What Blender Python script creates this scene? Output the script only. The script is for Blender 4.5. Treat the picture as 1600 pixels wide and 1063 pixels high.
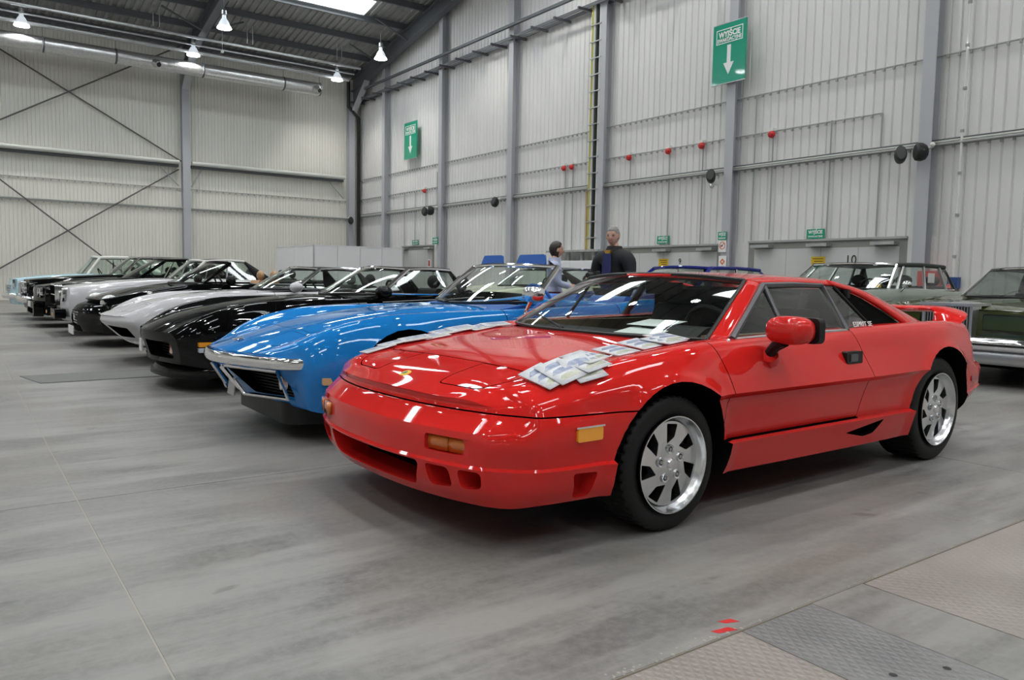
import bpy, bmesh, math, random
import numpy as np
from mathutils import Vector, Matrix, Euler
from mathutils.bvhtree import BVHTree

for o in list(bpy.data.objects):
    bpy.data.objects.remove(o, do_unlink=True)
scene = bpy.context.scene
COL = scene.collection
rnd = random.Random(7)

# ------------------------------------------------------------------ camera
PITCH, ROLL, YAW, HCAM = map(float, (-4.57, 1.014, 35.8, 1.094))
FPX = 1213.0
def cam_axes():
    p, a, r = math.radians(PITCH), math.radians(YAW), math.radians(ROLL)
    fw = Vector((math.sin(a)*math.cos(p), math.cos(a)*math.cos(p), math.sin(p)))
    rt = Vector((math.cos(a), -math.sin(a), 0)); up = rt.cross(fw)
    return rt*math.cos(r)+up*math.sin(r), -rt*math.sin(r)+up*math.cos(r), fw
_r, _u, _f = cam_axes()
cd = bpy.data.cameras.new('camera'); cam = bpy.data.objects.new('camera', cd); COL.objects.link(cam)
cd.sensor_width = 36; cd.lens = 36*FPX/1600; cd.clip_start = .05; cd.clip_end = 200
M4 = Matrix.Identity(4)
for i in range(3):
    M4[i][0] = _r[i]; M4[i][1] = _u[i]; M4[i][2] = -_f[i]
M4[0][3], M4[1][3], M4[2][3] = 0, 0, HCAM
cam.matrix_world = M4
scene.camera = cam

# ------------------------------------------------------------------ world, exposure
w = bpy.data.worlds.new('world'); scene.world = w; w.use_nodes = True
w.node_tree.nodes['Background'].inputs[0].default_value = (.72, .8, .9, 1)
w.node_tree.nodes['Background'].inputs[1].default_value = .3
scene.view_settings.view_transform = 'Standard'; scene.view_settings.look = 'None'
scene.view_settings.gamma = 1; scene.view_settings.use_curve_mapping = False
scene.view_settings.exposure = EXPOSURE = 0.62
LAMP_RADIANCE = 620.0
SKYLIGHT_RADIANCE = 9.0

# ------------------------------------------------------------------ helpers
def link(o, parent=None):
    COL.objects.link(o)
    if parent is not None: o.parent = parent
    return o
def tag(o, label=None, cat=None, group=None, kind=None):
    if label: o['label'] = label
    if cat: o['category'] = cat
    if group: o['group'] = group
    if kind: o['kind'] = kind
    return o
def empty(name, loc=(0,0,0), rz=0, parent=None):
    o = bpy.data.objects.new(name, None); o.location = loc; o.rotation_euler = (0,0,rz); o.empty_display_size = .2
    return link(o, parent)
def mesh(name, V, Fc, mat, parent=None, smooth=35, fm=None, mats=None, recalc=True):
    me = bpy.data.meshes.new(name); me.from_pydata([tuple(v) for v in V], [], [tuple(f) for f in Fc])
    for m in (mats or [mat]): me.materials.append(m)
    if fm is not None: me.polygons.foreach_set('material_index', fm)
    if recalc:
        bm = bmesh.new(); bm.from_mesh(me); bmesh.ops.recalc_face_normals(bm, faces=bm.faces); bm.to_mesh(me); bm.free()
    if smooth:
        me.shade_smooth(); me.set_sharp_from_angle(angle=math.radians(smooth))
    o = bpy.data.objects.new(name, me)
    return link(o, parent)
class MB:
    """collects simple shapes into one mesh"""
    def __init__(s): s.V = []; s.F = []; s.M = []; s.m = 0
    def add(s, V, F):
        b = len(s.V); s.V += [tuple(v) for v in V]; s.F += [tuple(i+b for i in f) for f in F]; s.M += [s.m]*len(F); return s
    def box(s, x0, x1, y0, y1, z0, z1):
        V = [(x, y, z) for z in (z0, z1) for y in (y0, y1) for x in (x0, x1)]
        return s.add(V, [(0,2,3,1),(4,5,7,6),(0,1,5,4),(2,6,7,3),(0,4,6,2),(1,3,7,5)])
    def prism(s, poly, axis, a, b):
        n = len(poly); V = []
        for t in (a, b):
            for p, q in poly:
                V.append({'x': (t, p, q), 'y': (p, t, q), 'z': (p, q, t)}[axis])
        F = [tuple(range(n)), tuple(range(2*n-1, n-1, -1))] + [(i, i+n, (i+1) % n+n, (i+1) % n) for i in range(n)]
        return s.add(V, F)
    def tube(s, P, r, n=8, closed=False, cap=True, r2=None, up=(0,0,1)):
        P = [Vector(p) for p in P]; k = len(P); V = []
        for i, p in enumerate(P):
            if closed: t = P[(i+1) % k]-P[i-1]
            else: t = P[min(i+1, k-1)]-P[max(i-1, 0)]
            t.normalize(); u = Vector(up)
            if abs(t.dot(u)) > .97: u = Vector((1,0,0))
            a = t.cross(u).normalized(); b = a.cross(t).normalized()
            ri = r[i] if isinstance(r, (list, tuple)) else r
            rb = (ri if r2 is None else r2)
            for j in range(n):
                an = 2*math.pi*(j+.5)/n; V.append(p+a*(ri*math.cos(an))+b*(rb*math.sin(an)))
        F = []
        for i in range(k if closed else k-1):
            for j in range(n):
                i2 = (i+1) % k; F.append((i*n+j, i*n+(j+1) % n, i2*n+(j+1) % n, i2*n+j))
        if cap and not closed:
            F += [tuple(range(n-1, -1, -1)), tuple((k-1)*n+j for j in range(n))]
        return s.add(V, F)
    def lathe(s, prof, axis='z', c=(0,0,0), n=24, close=False):
        V = []; k = len(prof)
        for j in range(n):
            a = 2*math.pi*j/n
            for r, h in prof:
                p = {'z': (r*math.cos(a), r*math.sin(a), h), 'y': (r*math.cos(a), h, r*math.sin(a)), 'x': (h, r*math.cos(a), r*math.sin(a))}[axis]
                V.append((p[0]+c[0], p[1]+c[1], p[2]+c[2]))
        F = []
        for j in range(n):
            j2 = (j+1) % n
            for i in range(k if close else k-1):
                i2 = (i+1) % k; F.append((j*k+i, j*k+i2, j2*k+i2, j2*k+i))
        return s.add(V, F)
    def sphere(s, c, r, n=12, m=8):
        rx, ry, rz = r if isinstance(r, (tuple, list)) else (r, r, r)
        V = [(c[0], c[1], c[2]-rz)]
        for i in range(1, m):
            t = -math.pi/2+math.pi*i/m
            for j in range(n):
                a = 2*math.pi*j/n; V.append((c[0]+rx*math.cos(t)*math.cos(a), c[1]+ry*math.cos(t)*math.sin(a), c[2]+rz*math.sin(t)))
        V.append((c[0], c[1], c[2]+rz)); F = []
        for j in range(n):
            F.append((0, 1+(j+1) % n, 1+j)); F.append((len(V)-1, 1+(m-2)*n+j, 1+(m-2)*n+(j+1) % n))
            for i in range(m-2):
                F.append((1+i*n+j, 1+i*n+(j+1) % n, 1+(i+1)*n+(j+1) % n, 1+(i+1)*n+j))
        return s.add(V, F)
    def grid(s, G):
        n, m = len(G), len(G[0]); V = [p for r in G for p in r]
        return s.add(V, [(i*m+j, i*m+j+1, (i+1)*m+j+1, (i+1)*m+j) for i in range(n-1) for j in range(m-1)])
    def build(s, name, mat, parent=None, smooth=35, mats=None):
        return mesh(name, s.V, s.F, mat, parent, smooth, s.M if mats else None, mats)
def copy_tree(o, parent=None):
    c = o.copy(); COL.objects.link(c); c.parent = parent
    for ch in [x for x in bpy.data.objects if x.parent == o]: copy_tree(ch, c)
    return c

def lerp(a, b, t): return a+(b-a)*t
def roundpoly(P, r, n=4):
    """polygon with rounded corners"""
    out = []; k = len(P)
    for i in range(k):
        p, a, b = Vector(P[i]), Vector(P[i-1]), Vector(P[(i+1) % k])
        ri = r[i] if isinstance(r, (list, tuple)) else r
        da, db = (a-p), (b-p); la, lb = da.length, db.length; d = min(ri, la*.48, lb*.48)
        if d < 1e-5: out.append(tuple(p)); continue
        q0, q1 = p+da/la*d, p+db/lb*d
        for j in range(n+1):
            t = j/n; out.append(tuple(q0*(1-t)**2+p*2*t*(1-t)+q1*t*t))
    return out
def pchip(xs, ys, x):
    xs = np.asarray(xs, float); ys = np.asarray(ys, float); x = np.clip(np.asarray(x, float), xs[0], xs[-1])
    if len(xs) == 1: return np.full_like(x, ys[0])
    h = np.diff(xs); d = np.diff(ys)/h; m = np.zeros(len(xs))
    if len(xs) == 2: m[:] = d[0]
    else:
        for i in range(1, len(xs)-1):
            if d[i-1]*d[i] > 0:
                w1, w2 = 2*h[i]+h[i-1], h[i]+2*h[i-1]; m[i] = (w1+w2)/(w1/d[i-1]+w2/d[i])
        m[0] = d[0]*1.5-m[1]*.5; m[-1] = d[-1]*1.5-m[-2]*.5
    i = np.clip(np.searchsorted(xs, x, side='right')-1, 0, len(xs)-2); t = (x-xs[i])/h[i]
    return (ys[i]*(2*t**3-3*t**2+1)+m[i]*h[i]*(t**3-2*t**2+t)+ys[i+1]*(-2*t**3+3*t**2)+m[i+1]*h[i]*(t**3-t**2))
def curve(P, n):
    """smooth interpolating curve through 3D points, n samples"""
    P = np.array(P, float); d = np.r_[0, np.cumsum(np.linalg.norm(np.diff(P, axis=0), axis=1))]
    t = np.linspace(0, d[-1], n); return [Vector((float(a), float(b), float(c))) for a, b, c in zip(*(cr1(d, P[:, k], t) for k in range(3)))]
def cr1(xs, ys, x):
    h = np.diff(xs); d = np.diff(ys)/h; m = np.zeros(len(xs))
    if len(xs) > 2: m[1:-1] = (d[:-1]*h[1:]+d[1:]*h[:-1])/(h[1:]+h[:-1]); m[0] = 1.5*d[0]-.5*m[1]; m[-1] = 1.5*d[-1]-.5*m[-2]
    else: m[:] = d[0]
    i = np.clip(np.searchsorted(xs, x, side='right')-1, 0, len(xs)-2); t = (x-xs[i])/h[i]
    return (ys[i]*(2*t**3-3*t**2+1)+m[i]*h[i]*(t**3-2*t**2+t)+ys[i+1]*(-2*t**3+3*t**2)+m[i+1]*h[i]*(t**3-t**2))
def solidify(o, t, off=-1):
    m = o.modifiers.new('thickness', 'SOLIDIFY'); m.thickness = t; m.offset = off; m.use_even_offset = False
    return o

# ------------------------------------------------------------------ materials
def pmat(name, col, rough=.5, metal=0, coat=0, spec=.5, emit=None, estr=0, trans=0, alpha=1, coat_r=.03, sheen=0):
    m = bpy.data.materials.new(name); m.use_nodes = True; b = m.node_tree.nodes['Principled BSDF']
    I = b.inputs; I['Base Color'].default_value = (*col, 1); I['Roughness'].default_value = rough; I['Metallic'].default_value = metal
    I['Coat Weight'].default_value = coat; I['Coat Roughness'].default_value = coat_r; I['Specular IOR Level'].default_value = spec
    if emit: I['Emission Color'].default_value = (*emit, 1); I['Emission Strength'].default_value = estr
    I['Transmission Weight'].default_value = trans; I['Alpha'].default_value = alpha
    if sheen: I['Sheen Weight'].default_value = sheen
    return m
def nn(m, kind, **kw):
    n = m.node_tree.nodes.new(kind)
    for k, v in kw.items():
        if k.startswith('i_'): n.inputs[k[2:].replace('_', ' ')].default_value = v
        else: setattr(n, k, v)
    return n
def lk(m, a, b): m.node_tree.links.new(a, b)
def noisy(name, c0, c1, rough=(.4, .6), scale=3, detail=8, metal=0, bump=0, bscale=60, dist=0, coat=0, aniso=(1,1,1), spec=.5):
    m = pmat(name, c0, rough[0], metal, coat, spec); b = m.node_tree.nodes['Principled BSDF']
    tc = nn(m, 'ShaderNodeTexCoord'); mp = nn(m, 'ShaderNodeMapping'); mp.inputs['Scale'].default_value = aniso
    lk(m, tc.outputs['Object'], mp.inputs['Vector'])
    no = nn(m, 'ShaderNodeTexNoise', i_Scale=scale, i_Detail=detail, i_Roughness=.6, i_Distortion=dist); lk(m, mp.outputs[0], no.inputs['Vector'])
    cr = nn(m, 'ShaderNodeValToRGB'); cr.color_ramp.elements[0].position = .3; cr.color_ramp.elements[1].position = .7
    cr.color_ramp.elements[0].color = (*c0, 1); cr.color_ramp.elements[1].color = (*c1, 1); lk(m, no.outputs['Fac'], cr.inputs[0]); lk(m, cr.outputs[0], b.inputs['Base Color'])
    mr = nn(m, 'ShaderNodeMapRange'); mr.inputs['To Min'].default_value = rough[0]; mr.inputs['To Max'].default_value = rough[1]
    lk(m, no.outputs['Fac'], mr.inputs['Value']); lk(m, mr.outputs[0], b.inputs['Roughness'])
    if bump:
        n2 = nn(m, 'ShaderNodeTexNoise', i_Scale=bscale, i_Detail=3.0); lk(m, mp.outputs[0], n2.inputs['Vector'])
        bp = nn(m, 'ShaderNodeBump', i_Strength=bump, i_Distance=.01); lk(m, n2.outputs['Fac'], bp.inputs['Height']); lk(m, bp.outputs[0], b.inputs['Normal'])
    return m
def glass(name, tint, refl=1.0):
    """thin pane: tinted transparency plus Fresnel reflection"""
    m = bpy.data.materials.new(name); m.use_nodes = True; nt = m.node_tree; nt.nodes.clear()
    out = nn(m, 'ShaderNodeOutputMaterial'); mix = nn(m, 'ShaderNodeMixShader'); tr = nn(m, 'ShaderNodeBsdfTransparent'); gl = nn(m, 'ShaderNodeBsdfGlossy')
    tr.inputs[0].default_value = (*tint, 1); gl.inputs['Roughness'].default_value = .01; gl.inputs[0].default_value = (refl, refl, refl, 1)
    lw = nn(m, 'ShaderNodeLayerWeight', i_Blend=.5); pw = nn(m, 'ShaderNodeMath', operation='POWER'); pw.inputs[1].default_value = 5; lk(m, lw.outputs['Facing'], pw.inputs[0])
    fr = nn(m, 'ShaderNodeMath', operation='MULTIPLY_ADD'); fr.inputs[1].default_value = .9; fr.inputs[2].default_value = .07; lk(m, pw.outputs[0], fr.inputs[0]); lk(m, fr.outputs[0], mix.inputs[0]); lk(m, tr.outputs[0], mix.inputs[1]); lk(m, gl.outputs[0], mix.inputs[2]); lk(m, mix.outputs[0], out.inputs[0])
    return m
MT = dict(
    red=pmat('red_paint', (.60, .018, .015), .5, 0, 1.0, .0),
    blue=pmat('blue_paint', (.010, .19, .56), .5, 0, 1.0, .0),
    black=pmat('black_paint', (.0022, .0022, .0026), .5, 0, .55, 0),
    silver=pmat('silver_paint', (.55, .55, .58), .5, 0, 1.0, 0),
    white=pmat('white_paint', (.8, .8, .77), .5, 0, 1.0, 0),
    paleblue=pmat('pale_blue_paint', (.42, .62, .72), .5, 0, 1.0, 0),
    green=pmat('olive_green_paint', (.045, .058, .018), .5, 0, 1.0, 0),
    sage=pmat('sage_grey_paint', (.27, .31, .27), .5, 0, 1.0, 0),
    cream=pmat('pale_green_cream_paint', (.5, .53, .4), .5, 0, 1.0, 0),
    navy=pmat('dark_blue_paint', (.012, .02, .2), .5, 0, 1.0, 0),
    vinyl=pmat('dark_green_vinyl', (.025, .035, .03), .55),
    canvas=pmat('black_canvas', (.008, .008, .009), .7, spec=.2),
    chrome=pmat('chrome', (.86, .86, .88), .08, 1.0),
    alu=pmat('polished_aluminium', (.72, .73, .75), .22, 1.0),
    slat=pmat('grille_slat', (.16, .16, .165), .45), satin=pmat('satin_chrome', (.6, .6, .62), .38, 1.0),
    steel=pmat('brushed_steel', (.5, .51, .52), .35, 1.0),
    rubber=pmat('tyre_rubber', (.008, .008, .0085), .6, spec=.3),
    trim=pmat('black_trim', (.010, .010, .011), .45, spec=.3),
    frame=pmat('grey_window_frame', (.09, .09, .1), .4, .3),
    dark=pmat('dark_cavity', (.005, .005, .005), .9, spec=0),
    inner=pmat('black_interior', (.018, .018, .02), .6, spec=.2),
    tan=pmat('tan_leather', (.42, .25, .13), .5),
    beige=pmat('tan_headlining', (.2, .15, .085), .8),
    blueint=pmat('blue_vinyl', (.01, .1, .4), .45),
    amber=pmat('amber_lens', (.9, .36, .012), .12, 0, 1.0),
    amberdk=pmat('dark_amber_lens', (.5, .12, .012), .15, 0, 1.0),
    redlens=pmat('red_lens', (.3, .01, .01), .12, 0, 1.0),
    cream_lens=pmat('cream_lens', (.6, .42, .2), .2, 0, 1.0),
    lens=pmat('clear_lens', (.75, .76, .74), .08, .3, 1.0),
    paper=pmat('white_paper', (.75, .77, .8), .6),
    wglass=glass('windscreen_glass', (.88, .94, .90)),
    dglass=glass('dark_tinted_glass', (.38, .42, .40)),
    plate=pmat('number_plate_white', (.7, .7, .7), .4),
    yellow=pmat('yellow_sign', (.75, .48, .02), .5),
    sgreen=pmat('exit_sign_green', (.0, .32, .19), .25, 0, .6),
    swhite=pmat('sign_white', (.85, .85, .85), .4),
    sred=pmat('signal_red', (.55, .02, .02), .4),
    sorange=pmat('sign_orange', (.75, .18, .05), .5),
)
# ------------------------------------------------------------------ hall
XW, YW, XL, YF_ = 14.95, 32.6, -22.0, -20.0
RIDGE = 6.3
def zr(y):
    """underside of the rafters"""
    return 9.05+.18*(YW-max(y, RIDGE)) if y >= RIDGE else 9.05+.18*(YW-RIDGE)-.18*(RIDGE-y)
HM = dict(
    wall=noisy('wall_sheet', (.74, .72, .66), (.78, .765, .71), (.38, .5), 1.2, 3, 0, aniso=(1, 1, .3)),
    wallgrey=noisy('wall_sheet_grey', (.71, .70, .685), (.755, .75, .735), (.35, .48), 1.2, 3, 0, aniso=(1, 1, .3)),
    col=pmat('column_paint', (.45, .46, .49), .45),
    coldk=pmat('steel_paint_grey', (.10, .108, .118), .5),
    deck=noisy('roof_deck', (.24, .24, .23), (.3, .3, .29), (.5, .6), 2, 3),
    galv=noisy('galvanised', (.48, .5, .51), (.62, .63, .64), (.3, .45), 8, 4, .85),
    duct=noisy('foil_duct', (.6, .6, .6), (.78, .78, .77), (.22, .42), 14, 5, 1.0, .5, 18),
    door=noisy('door_panel', (.55, .555, .55), (.6, .605, .6), (.4, .5), 1.5, 3),
    doordk=pmat('door_recess', (.27, .27, .25), .6),
    booth=pmat('booth_panel', (.74, .75, .77), .45),
    rod=pmat('brace_rod', (.12, .115, .105), .5),
    conduit=pmat('conduit_plastic', (.36, .37, .36), .5),
    pipew=pmat('cream_pipe', (.58, .6, .56), .35),
    black=pmat('black_plastic', (.012, .012, .014), .5),
    bell=pmat('lamp_bell', (.75, .8, .88), .3, 0, 0, .5, (.85, .92, 1), .35), bellrim=pmat('lamp_bell_rim', (.9, .92, .95), .3, emit=(.95, .98, 1), estr=14),
    bulb=pmat('lamp_light', (1, 1, 1), .5, emit=(1, .97, .9), estr=LAMP_RADIANCE),
    sky=pmat('skylight_pane', (.9, .95, 1), .5, emit=(.9, .97, 1), estr=SKYLIGHT_RADIANCE),
    wood=pmat('pale_timber', (.55, .38, .22), .6),
    yel=pmat('cable_yellow', (.45, .42, .1), .5),
)
def floor_mat():
    m = pmat('polished_concrete', (.4, .4, .4), .4, spec=.4); b = m.node_tree.nodes['Principled BSDF']
    tc = nn(m, 'ShaderNodeNewGeometry')
    def noise(s, d, sc=(1,1,1), r=.6, di=0.):
        mp = nn(m, 'ShaderNodeMapping'); mp.inputs['Scale'].default_value = sc; lk(m, tc.outputs['Position'], mp.inputs['Vector'])
        n = nn(m, 'ShaderNodeTexNoise', i_Scale=s, i_Detail=d, i_Roughness=r, i_Distortion=di); lk(m, mp.outputs[0], n.inputs['Vector']); return n.outputs['Fac']
    def ramp(f, p0, p1, c0, c1):
        r = nn(m, 'ShaderNodeValToRGB'); e = r.color_ramp.elements; e[0].position = p0; e[1].position = p1; e[0].color = (*c0, 1); e[1].color = (*c1, 1); lk(m, f, r.inputs[0]); return r.outputs[0]
    def mix(f, a, c, mode='MIX'):
        x = nn(m, 'ShaderNodeMix', data_type='RGBA', blend_type=mode)
        if isinstance(f, float): x.inputs[0].default_value = f
        else: lk(m, f, x.inputs[0])
        for s, v in ((x.inputs[6], a), (x.inputs[7], c)):
            if isinstance(v, tuple): s.default_value = (*v, 1)
            else: lk(m, v, s)
        return x.outputs[2]
    base = ramp(noise(.7, 8, (1, 1, 1), .62, .8), .36, .64, (.105, .104, .101), (.225, .221, .213))
    streak = noise(1.1, 6, (.45, 2.6, 1), .65)
    base = mix(ramp(streak, .47, .60, (0, 0, 0), (.6,)*3), base, (.30, .295, .282))
    warm = noise(.9, 4, (1, 1, 1), .5, 1.0)
    base = mix(ramp(warm, .50, .66, (0, 0, 0), (.55,)*3), base, (.205, .185, .163))
    fine = noise(28, 6, (1, 1, 1), .7)
    base = mix(ramp(fine, .40, .62, (0,)*3, (.30,)*3), base, (.28, .275, .267))
    spot = noise(3.3, 3, (1, 1.6, 1), .5, .3)
    base = mix(ramp(spot, .68, .73, (0,)*3, (.6,)*3), base, (.10, .097, .09))
    lk(m, base, b.inputs['Base Color'])
    mr = nn(m, 'ShaderNodeMapRange'); mr.inputs['To Min'].default_value = .3; mr.inputs['To Max'].default_value = .52
    lk(m, streak, mr.inputs['Value']); lk(m, mr.outputs[0], b.inputs['Roughness'])
    bp = nn(m, 'ShaderNodeBump', i_Strength=.12, i_Distance=.004); lk(m, fine, bp.inputs['Height']); lk(m, bp.outputs[0], b.inputs['Normal'])
    return m
HM['floor'] = floor_mat()
HM['joint'] = pmat('joint_filler', (.33, .31, .27), .7)
HM['crack'] = pmat('crack_dirt', (.1, .085, .065), .9)
# floor: screed below, slabs with joints above, steel plates in the pit by the camera
fl = MB().box(XL, XW, YF_, YW, -.3, -.002).build('floor', HM['joint'], None, 0); tag(fl, 'grey polished concrete hall floor', None, None, 'structure')
JX = [XL, -17.3, -13, -8.6, -4.1, .452, 5.1, 9.6, XW]
JY = [YF_, -14, -9, -4, 1.49, 4.14, 9.0, 13.6, 18.3, 23.0, 27.8, YW]
g = .0032
for i in range(len(JX)-1):
    for j in range(len(JY)-1):
        x0, x1, y0, y1 = JX[i]+g, JX[i+1]-g, JY[j]+.003, JY[j+1]-.003
        if JY[j] == -4 and JX[i] in (.452, 5.1):
            if JX[i] == 5.1: continue
            MB().box(.457, 2.355, -1.5-2.4, -.301, -.02, 0).build('slab', HM['floor'], fl, 0)
            MB().box(2.358, 2.672, -4, 1.483, -.02, 0).build('slab', HM['floor'], fl, 0)
            continue
        MB().box(x0, x1, y0, y1, -.02, 0).build('slab', HM['floor'], fl, 0)
def tread(name, c0, c1):
    m = noisy(name, c0, c1, (.4, .6), 2.5, 7, .15); b = m.node_tree.nodes['Principled BSDF']
    tc = nn(m, 'ShaderNodeNewGeometry'); hs = []
    for a in (math.radians(38), math.radians(-38)):
        mp = nn(m, 'ShaderNodeMapping'); mp.inputs['Rotation'].default_value = (0, 0, a); lk(m, tc.outputs['Position'], mp.inputs['Vector'])
        wv = nn(m, 'ShaderNodeTexWave', i_Scale=11.0, i_Distortion=0.0); lk(m, mp.outputs[0], wv.inputs['Vector']); hs.append(wv.outputs['Fac'])
    mx = nn(m, 'ShaderNodeMath', operation='MAXIMUM'); lk(m, hs[0], mx.inputs[0]); lk(m, hs[1], mx.inputs[1])
    bp = nn(m, 'ShaderNodeBump', i_Strength=.5, i_Distance=.006); lk(m, mx.outputs[0], bp.inputs['Height']); lk(m, bp.outputs[0], b.inputs['Normal'])
    return m
HM['tread1'] = tread('chequer_plate_dusty', (.23, .205, .19), (.3, .275, .25))
HM['tread2'] = tread('chequer_plate_grey', (.15, .153, .157), (.22, .22, .22))
for nm, lab, x0, x1, y0, y1, mt in (('steel_plate', 'dusty brown chequer steel plate in the floor at the bottom edge', .46, 1.975, -.3, 1.478, 'tread1'),
        ('steel_plate', 'dark grey chequer steel plate beside the concrete strip', 1.98, 2.352, -1.5, 1.478, 'tread2'),
        ('steel_plate', 'wide pale chequer steel plate at the right edge of the floor', 2.676, 9.5, -3.9, 1.478, 'tread1')):
    b = MB().box(x0, x1, y0, y1, -.012, .001).build(nm, HM[mt], None, 0); tag(b, lab, 'floor plate', 'steel plates in the floor')
    for hx in (.35, .8): MB().lathe([(0, .0014), (.012, .0014)], 'z', (lerp(x0, min(x1, x0+1.2), hx), 1.12-.15*hx, 0), 10).build('lifting_hole', HM['black'], b)
# crumbled edge along the plate joint
mb = MB()
for i in range(260):
    x = rnd.uniform(.7, 6); s = rnd.uniform(.002, .007)*(1.3 if x < 2.0 else .8); y = 1.492+abs(rnd.gauss(0, .012))*(1.4 if x < 2 else .6)
    mb.lathe([(0, s*.25), (s*.7, s*.15), (s, -.002)], 'z', (x, y, 0), 6)
tag(mb.build('concrete_crumbs', HM['joint'], None, 0), 'crumbled concrete along the edge of the floor plates', 'rubble', None, 'stuff')
tag(MB().box(.46, 9.5, 1.4795, 1.4885, -.0019, -.0006).build('joint_dirt', HM['crack'], None, 0), 'dark dirt line in the joint along the steel plates', 'dirt')
mk = MB()
for dx, dy, l in ((0, 0, .07), (.075, .035, .05)):
    P = [(1.895+dx, 1.535+dy), (1.895+dx+l, 1.545+dy-.02), (1.90+dx+l*1.1, 1.515+dy-.02), (1.905+dx, 1.512+dy)]
    mk.prism(P, 'z', .0002, .001)
tag(mk.build('paint_mark', MT['sred'], None, 0), 'two small red paint strokes on the concrete near the plates', 'marking')
b = MB().prism([(.53, 9.33), (.66, 8.66), (1.95, 8.70), (1.85, 9.42)], 'z', .0004, .006).build('floor_mat', pmat('dark_mat', (.13, .135, .13), .8), None, 0)
tag(b, 'thin dark grey rectangular panel lying on the floor', 'floor panel')

# walls: backing plus ribbed sheets
def sheet(name, pitch, n, h, mat, depth=.028):
    """ribbed sheet n*pitch wide along +x, 1 m high unit scaled in z, relief towards -y"""
    prof = []
    for i in range(n):
        x = i*pitch; prof += [(x, 0), (x+pitch*.10, -depth), (x+pitch*.86, -depth), (x+pitch*.96, 0)]
    prof.append((n*pitch, 0)); G = [[(x, y, z) for x, y in prof] for z in (0, 1)]
    mb = MB().grid(G); me = mb.build(name, mat, None, 25); d = me.data; bpy.data.objects.remove(me); return d
sh_side = sheet('panel', .2, 5, 1, HM['wallgrey']); sh_end = sheet('panel', .125, 8, 1, HM['wall'], .02)
wr = MB().prism([(YF_, 0), (YW+.2, 0), (YW+.2, zr(YW)+.7), (RIDGE, zr(RIDGE)+.7), (YF_, zr(YF_)+.7)], 'x', XW+.02, XW+.2).build('wall_right', HM['wallgrey'], None, 0); tag(wr, 'pale ribbed metal gable wall', None, None, 'structure')
wb = MB().box(XL, XW+.2, YW+.02, YW+.2, 0, zr(YW)+.7).build('wall_back', HM['wall'], None, 0); tag(wb, 'beige ribbed metal end wall', None, None, 'structure')
wl = MB().prism([(YF_, 0), (YW, 0), (YW, zr(YW)+.7), (RIDGE, zr(RIDGE)+.7), (YF_, zr(YF_)+.7)], 'x', XL-.2, XL).build('wall_left', HM['wall'], None, 0); tag(wl, 'far side wall', None, None, 'structure')
wf = MB().box(XL, XW, YF_-.2, YF_, 0, zr(YF_)+.7).build('wall_front', HM['wall'], None, 0); tag(wf, 'wall behind the viewer', None, None, 'structure')
DOORS = [(7.75, 11.43, 2.0), (12.18, 15.95, 1.97), (25.82, 28.42, 2.28)]
for k in range(38):
    y1 = YW-k*1.0; y0 = y1-1.0
    if y0 < -4: break
    zb = 0
    for a, b_, h in DOORS:
        if y0 > a-.5 and y1 < b_+.5: zb = h
    o = link(bpy.data.objects.new('panel', sh_side), wr); o.location = (XW+.018, y1, zb); o.rotation_euler = (0, 0, -math.pi/2); o.scale = (1, 1, zr((y0+y1)/2)+.72-zb)
for k in range(28):
    o = link(bpy.data.objects.new('panel', sh_end), wb); o.location = (XW-1-k, YW+.018, 0); o.scale = (1, 1, zr(YW)+.7)
# doors recessed in the gable wall
for n, (a, b_, h) in enumerate(DOORS):
    d = MB().box(XW-.035, XW+.015, a+.16, b_-.16, 0, h-.16).build('door_%d' % (n+1), HM['door'], None, 0); tag(d, None, None, None, 'structure'); d['label'] = ['wide pale sectional dock door numbered ten', 'pale sectional dock door behind the man', 'small pale double door beside the white booth'][n]
    for y0, y1 in ((a-(.36 if n == 1 else .5), a), (b_, b_+(.36 if n == 0 else .5))): MB().box(XW-.04, XW+.015, y0, y1, 0, h).build('jamb', HM['wallgrey'], d, 0)
    MB().box(XW-.03, XW+.012, a, b_, h-.16, h).build('lintel', HM['doordk'], d, 0)
    MB().box(XW-.075, XW-.036, a, b_, h-.012, h+.03).build('lintel_flashing', HM['conduit'], d, 0)
    for y0, y1 in ((a, a+.16), (b_-.16, b_)): MB().box(XW-.03, XW+.012, y0, y1, 0, h-.16).build('side_rail', HM['doordk'], d, 0)
    for q in range(1, 4): 
        y = lerp(a+.16, b_-.16, q/4); MB().box(XW-.037, XW-.034, y-.006, y+.006, 0, h-.16).build('panel_joint', HM['conduit'], d, 0)
    ys = (a+.42, (a+b_)/2, b_-.42) if n < 2 else (a+.3, b_-.3)
    for y in ys: MB().box(XW-.22, XW-.04, y-.24, y+.24, h-.13, h-.07).build('dock_light', HM['galv'], d, 0)

# columns
def hcol(name, x, y, z1, rot, mat, s=.24, parent=None):
    P = [(-s/2, -s/2), (s/2, -s/2), (s/2, -s/2+.02), (.008, -s/2+.02), (.008, s/2-.02), (s/2, s/2-.02), (s/2, s/2), (-s/2, s/2), (-s/2, s/2-.02), (-.008, s/2-.02), (-.008, -s/2+.02), (-s/2, -s/2+.02)]
    o = MB().prism(P, 'z', 0, z1).build(name, mat, parent, 0); o.location = (x, y, 0); o.rotation_euler[2] = rot; return o
ci = 0
for k, y in enumerate([2.99, 7.42, 11.91, 16.33, 20.66, 25.08, 29.7]):
    c = hcol('trim_%d' % (k+1), XW-.16, y, zr(y)+.4, math.pi/2, HM['col']); tag(c, None, None, None, 'structure')
for k, x in enumerate([-13.3, -6.35, .6, 7.55, 14.45]):
    c = hcol('trim_%d' % (k+8), x, YW-.17, zr(YW)+.1, 0, HM['col'], .28); tag(c, None, None, None, 'structure')

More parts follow.
